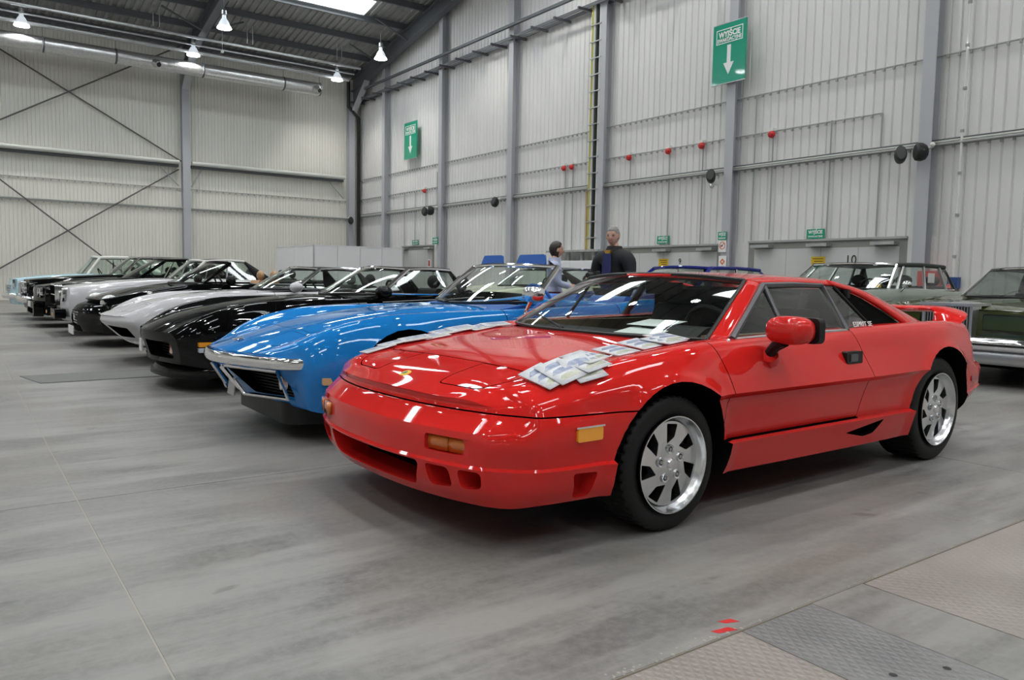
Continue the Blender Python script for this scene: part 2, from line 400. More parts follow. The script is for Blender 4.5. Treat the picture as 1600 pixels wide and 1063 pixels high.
# roof
ceil = MB().add([], []); pitch = .25
def deck(name, y0, y1, par):
    prof = []; x = XL-.1
    while x < XW+.2:
        prof += [(x, 0), (x+.10, 0), (x+.125, .05), (x+.225, .05)]; x += pitch
    G = [[(px, y, zr(y)+.72+pz) for px, pz in prof] for y in (y0, y1)]
    return MB().grid(G).build(name, HM['deck'], par, 20)
c1 = deck('ceiling', RIDGE, YW+.2, None); tag(c1, 'corrugated roof deck', None, None, 'structure')
c2 = deck('roof_deck', YF_-.2, RIDGE, c1)
def ibeam(P0, P1, h, wd, mat, name, parent):
    """I-beam from P0 to P1, P = underside centre, web vertical"""
    P0, P1 = Vector(P0), Vector(P1); d = (P1-P0).normalized(); s = d.cross(Vector((0, 0, 1))).normalized(); mb = MB()
    for (a, b_, z0, z1) in ((-wd/2, wd/2, 0, .025), (-.01, .01, .025, h-.025), (-wd/2, wd/2, h-.025, h)):
        V = [p+s*t+Vector((0, 0, z)) for p in (P0, P1) for t in (a, b_) for z in (z0, z1)]
        mb.add(V, [(0, 1, 3, 2), (4, 6, 7, 5), (0, 4, 5, 1), (2, 3, 7, 6), (0, 2, 6, 4), (1, 5, 7, 3)])
    return mb.build(name, mat, parent, 0)
for k, x in enumerate([-13.3, -6.35, .6, 7.55, 14.5]):
    r = ibeam((x, YW-.3, zr(YW-.3)-.05), (x, RIDGE, zr(RIDGE)), .55, .26, HM['coldk'], 'rafter', c1)
    ibeam((x, RIDGE, zr(RIDGE)), (x, YF_, zr(YF_)), .55, .26, HM['coldk'], 'rafter', c1)
    # haunch at the column
    MB().prism([(YW-.3, zr(YW)-.9), (YW-.3, zr(YW)+.1), (YW-1.7, zr(YW-1.7)+.0)], 'x', x-.012, x+.012).build('haunch', HM['coldk'], c1, 0)
    V = [(x-.13, YW-.3, zr(YW)-.92), (x+.13, YW-.3, zr(YW)-.92), (x+.13, YW-1.7, zr(YW-1.7)-.05), (x-.13, YW-1.7, zr(YW-1.7)-.05)]
    solidify(mesh('haunch_flange', V, [(0, 1, 2, 3)], HM['col'], c1, 0), .02)
y = YW-.6; 
while y > -8:
    MB().box(XL, XW, y-.04, y+.04, zr(y)+.5, zr(y)+.72).build('purlin', HM['coldk'], c1, 0); y -= 1.55
# skylights: glazed strips between purlins
for (x0, x1) in ((9.2, 12.6), (2.0, 5.4), (-5.0, -1.6), (-12, -8.6)):
    for y in (26.05, 17.0, 8.6, 0, -8):
        y1 = y+1.1 if y > RIDGE else y-1.1
        V = [(x0, y, zr(y)+.66), (x1, y, zr(y)+.66), (x1, y1, zr(y1)+.66), (x0, y1, zr(y1)+.66)]
        s = mesh('skylight', V, [(0, 1, 2, 3)], HM['sky'], c1, 0)
        MB().tube([Vector(v)-Vector((0, 0, .03)) for v in V], .05, 4, True).build('skylight_frame', HM['galv'], c1, 0)
# knee braces at the eaves
for x in (7.55, 14.5):
    for s in (-1, 1):
        for yy in (29.5, 27.2):
            if x > 14 and s > 0: continue
            MB().tube([(x, yy, zr(yy)+.03), (x+s*1.4, yy, zr(yy)+.62)], .04, 6).build('knee_brace', HM['coldk'], c1, 0)

# lamps
lampbell = MB().lathe([(.02, .42), (.06, .42), (.07, .30), (.10, .27), (.15, .18), (.20, .06), (.225, 0)], 'z', (0, 0, 0), 20)
def make_lamp():
    root = empty('high_bay_lamp')
    b = lampbell.build('shade', HM['bell'], root, 40)
    MB().lathe([(.205, .05), (.229, -.004), (.222, -.006), (.20, .04)], 'z', (0, 0, 0), 20).build('shade_rim', HM['bellrim'], root, 40)
    MB().lathe([(0, .19), (.10, .19)], 'z', (0, 0, 0), 14).build('light_disc', HM['bulb'], root)
    MB().lathe([(.0, .56), (.075, .56), (.085, .44), (.06, .40), (0, .40)], 'z', (0, 0, 0), 14).build('ballast', HM['galv'], root)
    MB().tube([(0, 0, .56), (0, 0, .95)], .012, 6).build('suspension', HM['coldk'], root)
    return root
lamp0 = make_lamp(); first = True
LROWS = [(30.4, 8.97), (26.45, 8.97), (21.5, 9.85), (17.3, 10.6), (13.0, 11.4), (8.8, 12.1), (4.5, 12.1), (.2, 11.4), (-4.5, 10.6), (-9, 9.9), (-14, 9)]
LCOLS = [-19.5, -14.1, -8.7, -3.3, 2.1, 7.4, 12.95]
names = {(12.95, 30.4): 'glowing bell lamp nearest the corner beside the duct end', (7.4, 30.4): 'glowing bell lamp hanging in front of the duct middle', (2.1, 30.4): 'glowing bell lamp hanging above the duct at far left',
         (12.95, 26.45): 'glowing bell lamp between the corner lamp and the skylight', (7.4, 26.45): 'glowing bell lamp beside the pale sloping rafter', (2.1, 26.45): 'glowing bell lamp cut by the top edge at left', (12.95, 21.5): 'glowing bell lamp at the top edge by the ribbed gable wall'}
for ly, lz in LROWS:
    for lx in LCOLS:
        o = lamp0 if first else copy_tree(lamp0); first = False
        o.location = (lx, ly, lz)
        tag(o, names.get((lx, ly), 'bell lamp hanging from the roof out of the picture'), 'lamp', 'high bay lamps')

# duct along the end wall
def duct_build():
    root = empty('ventilation_duct', (0, 0, 8.63)); R = .25
    xs = [-16, -12, -8, -4, -.4, 2.75, 4.95, 7.88, 10.95, 12.45]
    for a, b_ in zip(xs[:-1], xs[1:]):
        MB().lathe([(R, a+.02), (R, b_-.02)], 'x', (0, 31.0, 0), 28).build('duct_section', HM['duct'], root, 40)
        MB().lathe([(R, b_-.05), (R+.015, b_-.04), (R+.015, b_+.0), (R, b_+.01)], 'x', (0, 31.0, 0), 28).build('band', HM['coldk'], root, 40)
        MB().tube([(b_-.02, 31, R), (b_-.02, 31, 1.0)], .008, 5).build('hanger', HM['coldk'], root)
    MB().lathe([(0, 12.44), (R, 12.44)], 'x', (0, 31, 0), 28).build('end_cap', HM['duct'], root)
    for x in (6.2, 12.2):
        n = MB().lathe([(.15, 0), (.15, .1), (.10, .2), (.10, .3), (.085, .3), (.085, .05)], 'z', (0, 0, 0), 18).build('nozzle', HM['duct'], root, 40)
        n.location = (x, 30.78, -.06); n.rotation_euler = (math.radians(110), 0, math.radians(10))
        q = MB().lathe([(0, .285), (.088, .285)], 'z', (0, 0, 0), 18).build('nozzle_mouth', HM['black'], n)
    return root
tag(duct_build(), 'shiny foil-clad round ventilation duct along the end wall', 'duct')

# pipes, trays and conduits
def run(name, P, r, mat, label, cat, n=8, kind=None, flat=None):
    o = MB().tube(P, r, n, r2=flat).build(name, mat); tag(o, label, cat, None, kind); return o
for (x0, x1, lab) in ((-14, 7.28, 'thick cream pipe along the end wall left of the column'), (7.75, 14.1, 'thick cream pipe along the end wall right of the column')):
    root = empty('wall_pipe', (x0, YW-.3, 5.33)); root['label'] = lab; root['category'] = 'pipe'
    MB().tube([(0, 0, 0), (x1-x0, 0, 0)], .085, 12).build('pipe_body', HM['pipew'], root)
    MB().box(0, x1-x0, .08, .26, -.17, -.06).build('ledge', HM['coldk'], root, 0)
    for s, e in ((x1-x0, -.9),) if x1 < 8 else ((0, .5), (x1-x0, -.9)):
        MB().tube([(s, .1, -.9), (s+e*.8, .1, -.17)], .025, 5).build('bracket', HM['conduit'], root)
def clipped(name, axis, a, b_, fixed, zz, r, label, mat, step=.125, pos=None, thick=None):
    root = empty(name, (0, 0, zz)); tag(root, label, 'conduit')
    L = (lambda t, o, z: (t, fixed+o, z)) if axis == 'x' else (lambda t, o, z: (fixed+o, t, z))
    MB().tube([L(a, 0, 0), L(b_, 0, 0)], r, 6).build('conduit', mat, root)
    if thick:
        for k, (o, dz, rr) in enumerate(thick): MB().tube([L(a, o, dz), L(b_, o, dz)], rr, 6).build('cable', [HM['pipew'], HM['conduit'], HM['coldk']][k % 3], root)
    mb = MB(); t = a
    while t < b_:
        p = L(t, 0, 0); mb.box(p[0]-.02, p[0]+.02, p[1]-.02, p[1]+.02, -r-.045, -r*.5); t += step
    o = mb.build('clips', mat, root, 0); o['kind'] = 'stuff'
    return root
clipped('cable_conduit', 'x', -10, 14.5, YW-.04, 4.35, .014, 'thin conduit along the end wall under the cream pipe', HM['conduit'], .25)
clipped('cable_tray', 'x', -10, 14.5, YW-.06, 3.56, .03, 'cable tray along the end wall at mid height', HM['conduit'], .25, thick=[(-.03, .05, .02)])
clipped('cable_conduit', 'y', 3, 32.5, XW-.06, 5.30, .016, 'uppermost long conduit along the gable wall', HM['conduit'], .2)
clipped('cable_conduit', 'y', 8.4, 32.5, XW-.06, 4.44, .016, 'middle conduit with red sounders along the gable wall', HM['conduit'], .2)
clipped('cable_tray', 'y', 3, 32.5, XW-.07, 3.68, .03, 'thick bundle of cables along the gable wall at speaker height', HM['conduit'], .2, thick=[(-.04, .05, .022), (-.06, .0, .02), (-.03, .085, .016)])
for y, z0, z1, lab in ((15.34, 2.0, 4.44, 'drop to the dock door, leftmost of three beside the big sign column'), (13.93, 2.0, 4.44, 'drop to dock door, middle of three'), (12.85, 2.0, 4.44, 'drop to the dock door just left of the big sign column'),
                  (10.87, 2.05, 4.44, 'drop to the dock door below the rightmost red sounder'), (9.46, 2.05, 4.46, 'drop to the dock door beside the speaker pair'), (8.38, 2.05, 4.44, 'drop at the right end of the middle conduit'),
                  (11.35, 2.05, 5.3, 'long drop just right of the big sign column'), (18.07, 1.9, 4.44, 'drop to the white cabinet, left of two'), (17.72, 1.9, 4.44, 'drop to the white cabinet, right of two'), (26.45, 2.3, 4.44, 'drop to the small door below a red sounder'),
                  (27.3, 2.3, 4.4, 'drop to the small double door, middle'), (28.2, 2.3, 4.4, 'drop to the small double door, leftmost'), (25.6, 2.3, 5.0, 'drop beside the column right of the small sign')):
    run('conduit_drop', [(XW-.07, y, z0), (XW-.07, y, z1)], .016, HM['conduit'], 'grey vertical conduit '+lab, 'conduit', 6)
pr = run('riser_pipe', [(XW-.12, 6.84, 1.2), (XW-.12, 6.84, 11)], .022, MT['white'], 'white vertical pipe above the blue and red socket', 'pipe', 8)
for z in np.arange(1.6, 10, .75): MB().tube([(XW-.12, 6.84, z), (XW-.12, 6.84, z+.05)], .034, 8).build('pipe_clip', HM['conduit'], pr)
hs = empty('power_socket', (XW-.1, 6.84, 1.05)); tag(hs, 'blue and red industrial power socket on the gable wall', 'socket')
MB().box(-.05, .08, -.09, .09, 0, .2).build('housing', pmat('socket_blue', (.03, .08, .25), .4), hs, 0); a = MB().lathe([(0, 0), (.07, 0), (.07, .12), (.05, .13), (0, .13)], 'z', (0, 0, 0), 14).build('plug', MT['sred'], hs); a.location = (-.06, .02, -.06); a.rotation_euler = (0, -.6, 0)
# downpipe in the corner
run('downpipe', [(XW-.22, YW-.38, 0), (XW-.22, YW-.38, 7.95), (XW-.72, YW-.42, 8.4), (XW-.72, YW-.42, 9.5)], .075, HM['black'], 'black downpipe in the corner of the hall', 'pipe', 10)
# ladder tray with brackets high on the gable wall, rail above it
lt = empty('ladder_tray', (XW-.35, 0, 8.62)); tag(lt, 'cable ladder on brackets high on the gable wall', 'cable tray')
MB().box(-.02, .02, 10, 32.4, 0, .09).build('side_rail', HM['coldk'], lt, 0); MB().box(.22, .26, 10, 32.4, 0, .09).build('side_rail', HM['coldk'], lt, 0)
for y in np.arange(10.5, 32.4, 1.08): MB().box(-.3, .34, y-.03, y+.03, -.07, 0).build('bracket', HM['coldk'], lt, 0)
run('wall_rail', [(XW-.4, 8, 9.03), (XW-.4, 32.4, 9.03)], .06, HM['coldk'], 'grey steel rail above the cable ladder on the gable wall', 'rail', 4)
# sprinkler pipes under the roof by the end wall
for y, z, r, lab in ((29.6, 9.47, .05, 'upper pale sprinkler pipe under the roof'), (30.2, 9.37, .03, 'thin grey sprinkler pipe under the roof'), (30.72, 9.24, .07, 'thick grey sprinkler pipe above the duct')):
    run('sprinkler_pipe', [(-14, y, z), (13.6, y, z-.1)], r, HM['galv'], lab, 'pipe', 8)
for k, (x, y) in enumerate(((5.9, 29.6), (9.1, 29.6), (12.6, 29.6), (6.1, 29.6), (9.3, 29.6), (12.8, 29.6))):
    run('pipe_hanger', [(x, y, 9.53), (x, y, zr(y)+.6)], .018, HM['galv'], 'thin vertical hanger of the upper sprinkler pipe', 'hanger', 6)['group'] = 'hangers of the sprinkler pipe'
sb = empty('hanging_ball', (8.15, 29.4, 9.02)); tag(sb, 'small white ball sensor hanging by a cord', 'sensor')
MB().sphere((0, 0, 0), .06).build('ball', MT['white'], sb); MB().tube([(0, 0, .05), (0, 0, .9)], .006, 5).build('cord', MT['white'], sb)
# wind bracing of the end wall
for k, (a, b_, lab) in enumerate((((.7, 9.1), (7.4, 5.4), 'descending rod of the upper cross brace'), ((.7, 5.72), (7.4, 9.75), 'rising rod of the upper cross brace'), ((.7, 4.8), (6.4, .1), 'descending rod of the lower cross brace'), ((7.3, 5.08), (.0, .2), 'rising rod of the lower cross brace'))):
    run('brace_rod', [(a[0], YW-(.10, .175, .205, .145)[k], a[1]), (b_[0], YW-(.10, .175, .205, .145)[k], b_[1])], .028, HM['rod'], lab+' on the end wall', 'brace')
# cable riser beside a column
cr = empty('cable_riser', (XW-.34, 16.62, 1.95)); tag(cr, 'bundle of cream, yellow and black cables rising beside a column', 'cables')
for k, (dy, m, r) in enumerate(((-.16, 'pipew', .05), (-.02, 'black', .055), (.08, 'pipew', .05), (.17, 'yel', .045))):
    MB().tube([(.1, dy, 0), (.1, dy, 6.7)], r, 8).build('cable', HM[m], cr)
for z in np.arange(.3, 6.6, .45): MB().box(.04, .16, -.22, .22, z, z+.03).build('rung', HM['galv'], cr, 0)
run('timber_batten', [(XW-.06, 17.09, 1.95), (XW-.06, 17.09, 3.66)], .035, HM['wood'], 'pale timber batten on the wall left of the cable riser', 'batten', 4)

# signs
def text(s, size, mat, parent, loc, rot, width=None, name='lettering', bold=.0):
    c = bpy.data.curves.new(name, 'FONT'); c.body = s; c.size = size; c.align_x = 'CENTER'; c.align_y = 'CENTER'; c.extrude = .0015; c.offset = bold; c.resolution_u = 3
    t = bpy.data.objects.new(name, c); COL.objects.link(t); bpy.context.view_layer.update()
    me = bpy.data.meshes.new_from_object(t.evaluated_get(bpy.context.evaluated_depsgraph_get())); bpy.data.objects.remove(t)
    me.materials.clear(); me.materials.append(mat); o = bpy.data.objects.new(name, me); link(o, parent); o.location = loc; o.rotation_euler = rot
    if width:
        xs = [v.co.x for v in me.vertices]; o.scale = (width/(max(xs)-min(xs)), 1, 1)
    return o
RW = (math.pi/2, 0, -math.pi/2)      # text facing -X (gable wall)
def exit_sign(y, z0, z1, w_, label, x=XW-.36):
    root = empty('exit_sign', (x, y, z0)); tag(root, label, 'sign', 'large exit signs'); h = z1-z0
    MB().box(0, .03, -w_/2, w_/2, 0, h).build('board', MT['sgreen'], root, 0)
    MB().box(-.004, .034, -w_/2-.008, w_/2+.008, -.012, .006).build('edge_strip', HM['galv'], root, 0); MB().box(-.004, .034, -w_/2-.008, w_/2+.008, h-.006, h+.012).build('edge_strip', HM['galv'], root, 0)
    f = MB(); a, b_, c_, d = -w_*.4, w_*.4, h*.67, h*.91; t = .018
    f.box(-.004, 0, a, b_, c_, c_+t).box(-.004, 0, a, b_, d-t, d).box(-.004, 0, a, a+t, c_+t, d-t).box(-.004, 0, b_-t, b_, c_+t, d-t); f.build('text_border', MT['swhite'], root, 0)
    text('WYJŚCIE', .17*h/1.32, MT['swhite'], root, (-.002, 0, h*.815), RW, w_*.66, bold=.006); text('EWAKUACYJNE', .11*h/1.32, MT['swhite'], root, (-.002, 0, h*.725), RW, w_*.72, bold=.003)
    MB().prism([(-.055*w_, h*.63), (.055*w_, h*.63), (.055*w_, h*.34), (.16*w_, h*.34), (0, h*.14), (-.16*w_, h*.34), (-.055*w_, h*.34)], 'x', -.004, 0).build('arrow', MT['swhite'], root, 0)
    for zz in (.2*h, .8*h): MB().box(.03, .3, -.03, .03, zz, zz+.05).build('bracket', HM['coldk'], root, 0)
    return root
exit_sign(11.95, 5.65, 7.0, .93, 'large green evacuation exit sign with white arrow on the near column')
exit_sign(27.4, 5.67, 7.08, 1.02, 'large green evacuation exit sign with white arrow near the corner', XW-.25)
def small_exit(y, z, x, label, w_=.42, h=.2):
    root = empty('small_exit_sign', (x, y, z)); tag(root, label, 'sign', 'small exit signs')
    MB().box(0, .012, -w_/2, w_/2, -h/2, h/2).build('board', MT['sgreen'], root, 0)
    text('WYJŚCIE', .1, MT['swhite'], root, (-.002, 0, .035), RW, w_*.8, bold=.003); text('EWAKUACYJNE', .05, MT['swhite'], root, (-.002, 0, -.055), RW, w_*.8, bold=.001)
small_exit(9.72, 2.14, XW-.06, 'small green exit sign above dock door ten')
small_exit(14.08, 2.14, XW-.06, 'small green exit sign above the dock door behind the man')
small_exit(11.98, 2.16, XW-.31, 'small green exit sign low on the column under the large sign', .25, .19)
small_exit(27.3, 2.42, XW-.06, 'small green exit sign above the small double door', .5, .2)
small_exit(25.3, 2.42, XW-.31, 'small green exit sign on the column right of the small door', .4, .24)
def ring_sign(y, z, label, kind):
    root = empty('safety_sign', (XW-.305, y, z)); tag(root, label, 'sign')
    s = .11; MB().box(0, .008, -s, s, -s*1.25, s*1.25).build('board', MT['swhite'], root, 0)
    if kind: 
        MB().tube([(-.002, .08*math.cos(t), .02+.08*math.sin(t)) for t in np.linspace(0, 2*math.pi, 17)[:-1]], .009, 4, True).build('ring', MT['sorange'], root)
        MB().tube([(-.002, -.055, .075), (-.002, .055, -.035)], .008, 4).build('bar', MT['sorange'], root); MB().box(-.003, 0, -.015, .05, .0, .025).build('symbol', HM['black'], root, 0)
    else:
        MB().prism([(-.075, 0), (0, .08), (.075, 0), (0, -.08)], 'x', -.003, 0).build('diamond', MT['sorange'], root, 0); MB().prism([(-.03, 0), (0, .03), (.03, 0), (0, -.03)], 'x', -.006, 0).build('centre', MT['swhite'], root, 0)
ring_sign(11.97, 1.92, 'white sign with orange prohibition ring on the column', 1)
ring_sign(11.95, 1.56, 'white sign with orange diamond on the column', 0)
rs = empty('safety_sign', (XW-.045, 26.2, 1.6)); tag(rs, 'small white sign with a red oval on the small double door', 'sign'); MB().box(0, .008, -.1, .1, -.16, .16).build('board', MT['swhite'], rs, 0); MB().box(-.003, 0, -.06, .06, -.11, .11).build('red_oval', MT['sred'], rs, 0)
for y, lab in ((9.64, 'yellow notice on dock door ten'), (14.06, 'yellow notice on the dock door behind the man')):
    root = empty('notice', (XW-.045, y, 1.56)); tag(root, lab, 'sign')
    MB().box(0, .006, -.16, .16, -.1, .1).build('board', MT['yellow'], root, 0)
    for k in range(3): MB().box(-.002, 0, -.12, .12-.03*k, .045-.05*k, .058-.05*k).build('line', MT['trim'], root, 0)
tag(text('10', .26, HM['black'], None, (XW-.04, 8.9, 1.58), RW, name='door_number'), 'black number ten on the wide dock door', 'number')
tag(text('9', .2, HM['black'], None, (XW-.04, 13.5, 1.58), RW, name='door_number'), 'small black number nine on the dock door behind the man', 'number')

# speakers, sounders, small boxes
def speaker(x, y, z, rz, label, tilt=.35):
    root = empty('wall_speaker', (x, y, z), rz); tag(root, label, 'speaker', 'black wall speakers')
    mb = MB(); 
    for i in range(7):
        pass
    b = MB().lathe([(0, .12), (.06, .115), (.10, .08), (.125, .0), (.12, -.09), (.095, -.115), (0, -.12)], 'x', (0, 0, 0), 16).build('cabinet', HM['black'], root); b.scale = (1, .85, 1.35); b.rotation_euler = (0, tilt, 0)
    MB().tube([(.1, 0, .06), (.22, 0, .1)], .02, 6).build('arm', HM['conduit'], root); MB().sphere((.2, 0, .14), .045).build('joint', MT['white'], root)
speaker(XW-.55, 12.17, 3.52, .5, 'black wall speaker on the column under the large exit sign')
speaker(XW-.5, 7.75, 3.5, .7, 'black wall speaker, left one of the pair on the right column')
speaker(XW-.5, 7.36, 3.52, -.6, 'black wall speaker, right one of the pair on the right column', .05)
speaker(XW-.5, 25.75, 3.5, .6, 'black wall speaker, left one of the far pair'); speaker(XW-.5, 25.3, 3.52, -.5, 'black wall speaker, right one of the far pair', .05)
speaker(XW-.5, 21.1, 3.54, .2, 'single black wall speaker on the middle column of the gable wall'); speaker(14.3, YW-.5, 3.47, 1.57, 'black wall speaker in the corner on the end wall')
for y, lab in ((15.34, 'right of the cable riser'), (13.93, 'second right of the cable riser'), (12.85, 'just left of the big sign column'), (10.87, 'right of the big sign column'), (18.07, 'left one of the pair above the cabinet'), (17.72, 'right one of the pair above the cabinet'), (26.45, 'above the small double door')):
    root = empty('alarm_sounder', (XW-.1, y, 4.36)); tag(root, 'red alarm sounder on the conduit '+lab, 'alarm', 'red sounders')
    MB().lathe([(0, -.07), (.045, -.065), (.075, -.03), (.08, .03), (0, .03)], 'x', (-.04, 0, 0), 14).build('body', MT['sred'], root); MB().box(-.05, .05, -.05, .05, .075, .14).build('base', MT['white'], root, 0)
fb = empty('fire_box', (XW-.32, 7.25, 1.12)); tag(fb, 'red fire box beside the right column', 'box'); MB().box(0, .25, -.2, .14, -.3, .24).build('box_body', MT['sred'], fb, 0); MB().box(-.006, 0, -.17, .11, -.27, .21).build('box_door', MT['sred'], fb, 0)
cm = empty('camera_unit', (XW-.4, 12.24, 3.36)); tag(cm, 'small white security camera under the speaker', 'camera'); MB().box(-.05, .2, -.05, .05, 0, .12).build('mount', MT['white'], cm, 0); MB().sphere((-.03, 0, -.04), .055).build('dome', MT['alu'], cm)
cb = empty('electrical_cabinet', (XW-.55, 17.0, 0)); tag(cb, 'pale grey electrical cabinet under the cable riser', 'cabinet')
MB().box(0, .5, -.85, 1.25, 0, 1.62).build('cabinet_body', HM['booth'], cb, 0)
for y0 in (-.83, .22): MB().box(-.015, 0, y0, y0+1.0, .06, 1.58).build('cabinet_door', HM['booth'], cb, 0)
MB().box(-.02, .52, -1.0, 1.3, 1.86, 1.92).build('tray_shelf', HM['galv'], cb, 0)
for y0 in (-.6, -.1, .5): MB().tube([(.2, y0, 1.6), (.2, y0, 1.9)], .06, 8).build('gland', HM['conduit'], cb)
# white booth
bo = empty('white_booth', (9.75, 24.8, 0)); tag(bo, 'low white panel booth by the corner of the hall', 'booth')
for k in range(4):
    x0 = k*.82; MB().box(x0+.006, x0+.814, -.02, .02, 0, 2.05).build('front_panel', HM['booth'], bo, 0)
for k in range(4):
    y0 = .02+k*.9; MB().box(-.02, .02, y0+.006, y0+.894, 0, 2.05).build('side_panel', HM['booth'], bo, 0)
MB().box(0, 3.28, .02, 3.6, 2.0, 2.04).build('roof_panel', HM['booth'], bo, 0)
for (x, y) in ((-.02, -.02), (3.28, -.02)): MB().box(x-.02, x+.02, y-.02, y+.02, 0, 2.07).build('corner_post', HM['galv'], bo, 0)
MB().box(-.03, 3.3, -.03, .03, 2.05, 2.08).build('top_rail', HM['booth'], bo, 0); MB().box(-.03, .03, .03, 3.62, 2.05, 2.08).build('top_rail', HM['booth'], bo, 0)
# ------------------------------------------------------------------ car library
def section(P, sharp, m):
    """smooth half cross-section through points P (K,3), first and last on the centre line"""
    K = len(P); out = []
    mir = np.array([1, -1, 1.])
    ext = np.vstack([P[1]*mir, P, P[-2]*mir]); seg = np.linalg.norm(np.diff(ext, axis=0), axis=1)+1e-6
    for k in range(K-1):
        p0, p1 = P[k], P[k+1]; h = seg[k+1]; d = (p1-p0)/h
        def tan(i):
            da = (ext[i+1]-ext[i])/seg[i]; db = (ext[i+2]-ext[i+1])/seg[i+1]
            return (da*seg[i+1]+db*seg[i])/(seg[i]+seg[i+1])
        t0 = d if sharp[k] else tan(k); t1 = d if sharp[k+1] else tan(k+1)
        mm = m[k] if isinstance(m, (list, tuple)) else m
        for j in range(mm):
            t = j/mm; out.append(p0*(2*t**3-3*t*t+1)+t0*h*(t**3-2*t*t+t)+p1*(3*t*t-2*t**3)+t1*h*(t**3-t*t))
    out.append(P[-1]); return np.array(out)
def loft(lines, S, m=5, bowF=.12, bowR=.08, hw=.9, fallF=.8, fallR=.6, capn=12, warp=None, pF=2.0):
    """closed car body from longitudinal feature lines [(sharp, [(s,y,z[,dx])...])]"""
    S = np.asarray(S, float); A = []
    for sharp, pts in lines:
        p = np.array([(q[0], q[1], q[2], q[3] if len(q) > 3 else 0.) for q in pts]); A.append(np.stack([S+pchip(p[:, 0], p[:, 3], S), pchip(p[:, 0], p[:, 1], S), pchip(p[:, 0], p[:, 2], S)], 1))
    A = np.array(A); sh = [l[0] for l in lines]; s0, s1 = S[0], S[-1]
    H = [section(A[:, i], sh, m) for i in range(len(S))]; M = len(H[0])
    def w(p, s):
        a = abs(p[1])/hw; x = p[0]
        x += bowF*a**pF*max(0, 1-(s-s0)/fallF)**2; x -= bowR*a**2*max(0, 1-(s1-s)/fallR)**2
        return (x, p[1], p[2])
    V = []; n = 2*M-2
    for h, s in zip(H, S):
        V += [w(p, s) for p in h]; V += [w(p*[1, -1, 1], s) for p in h[-2:0:-1]]
    Fc = []
    for i in range(len(S)-1):
        for j in range(n): Fc.append((i*n+j, i*n+(j+1) % n, (i+1)*n+(j+1) % n, (i+1)*n+j))
    for i, s in ((0, s0), (len(S)-1, s1)):
        h = H[i]; rows = []
        for r in range(M):
            if r in (0, M-1): rows.append([i*n+r]*(capn+1)); continue
            row = [i*n+r]
            for c in range(1, capn):
                row.append(len(V)); V.append(w(h[r]*[1, 1-2*c/capn, 1], s))
            row.append(i*n+(n-r)); rows.append(row)
        for r in range(M-1):
            for c in range(capn):
                f = [rows[r][c], rows[r][c+1], rows[r+1][c+1], rows[r+1][c]]; g_ = []
                for q in f:
                    if q not in g_: g_.append(q)
                if len(g_) > 2: Fc.append(tuple(g_))
    V = np.array(V)
    if warp is not None: V = warp(V)
    return V, Fc
def arch_flare(wheels, amt=.018, wid=.09, ymin=.7):
    def f(V):
        for (cx, cz, R) in wheels:
            r = np.hypot(V[:, 0]-cx, V[:, 2]-cz); t = np.clip(1-(r-R)/wid, 0, 1); t = np.where(r < R, 1, t*t*(3-2*t))
            k = (np.abs(V[:, 1]) > ymin)&(V[:, 2] > .2); V[:, 1] += np.where(k, np.sign(V[:, 1])*amt*t, 0)
        return V
    return f
def cutter(mb, idx=1, mat=None):
    o = mb.build('cutter', mat or MT['dark'], None, 0); o.data.materials.append(MT['dark'])
    o.data.polygons.foreach_set('material_index', [idx]*len(o.data.polygons)); return o
def _vol(me):
    bm = bmesh.new(); bm.from_mesh(me); v = bm.calc_volume(signed=True); bm.free(); return v
def boolop(o, c, op='DIFFERENCE', keep=False, smooth=28):
    """boolean with retries: the result must keep a sensible volume"""
    v0 = _vol(o.data); vc = abs(_vol(c.data)); res = None
    for att in range(4):
        m = o.modifiers.new('b', 'BOOLEAN'); m.object = c; m.operation = op; m.solver = 'EXACT' if att < 4 else 'FAST'; m.use_self = att in (2, 3); m.use_hole_tolerant = att == 3
        if att == 1: c.location = (.0007, .0009, .0005)
        bpy.context.view_layer.update(); dg = bpy.context.evaluated_depsgraph_get()
        me = bpy.data.meshes.new_from_object(o.evaluated_get(dg)); o.modifiers.clear(); v = _vol(me)
        ok = (v > v0-vc-.02 and v < v0*1.02+.001 and v > .3*v0*(1 if vc < .5*v0 else .3)) if op == 'DIFFERENCE' else (1e-5 < v < vc*1.02)
        if ok: res = me; break
        bpy.data.meshes.remove(me)
    BOOLLOG.append((o.name, op, att, bool(res)))
    if res is not None:
        old = o.data; o.data = res; res.name = old.name
        if old.users == 0: bpy.data.meshes.remove(old)
        res.shade_smooth(); res.set_sharp_from_angle(angle=math.radians(smooth))
    if not keep: d = c.data; bpy.data.objects.remove(c); bpy.data.meshes.remove(d)
    return o
BOOLLOG = []
PEND = []
def dupmesh(o, name):
    c = o.copy(); c.data = o.data.copy(); c.name = name; c.data.name = name; COL.objects.link(c); return c
def carve_panel(body, name, mb_in, mb_cut, smooth=28):
    """cut a panel out of the body along a gap: panel = body & mb_in, body = body - mb_cut"""
    p = dupmesh(body, name); boolop(p, cutter(mb_in), 'INTERSECT', smooth=smooth)
    if BOOLLOG[-1][-1]: boolop(body, cutter(mb_cut), 'DIFFERENCE', smooth=smooth)
    else: p.data.clear_geometry()
    return p
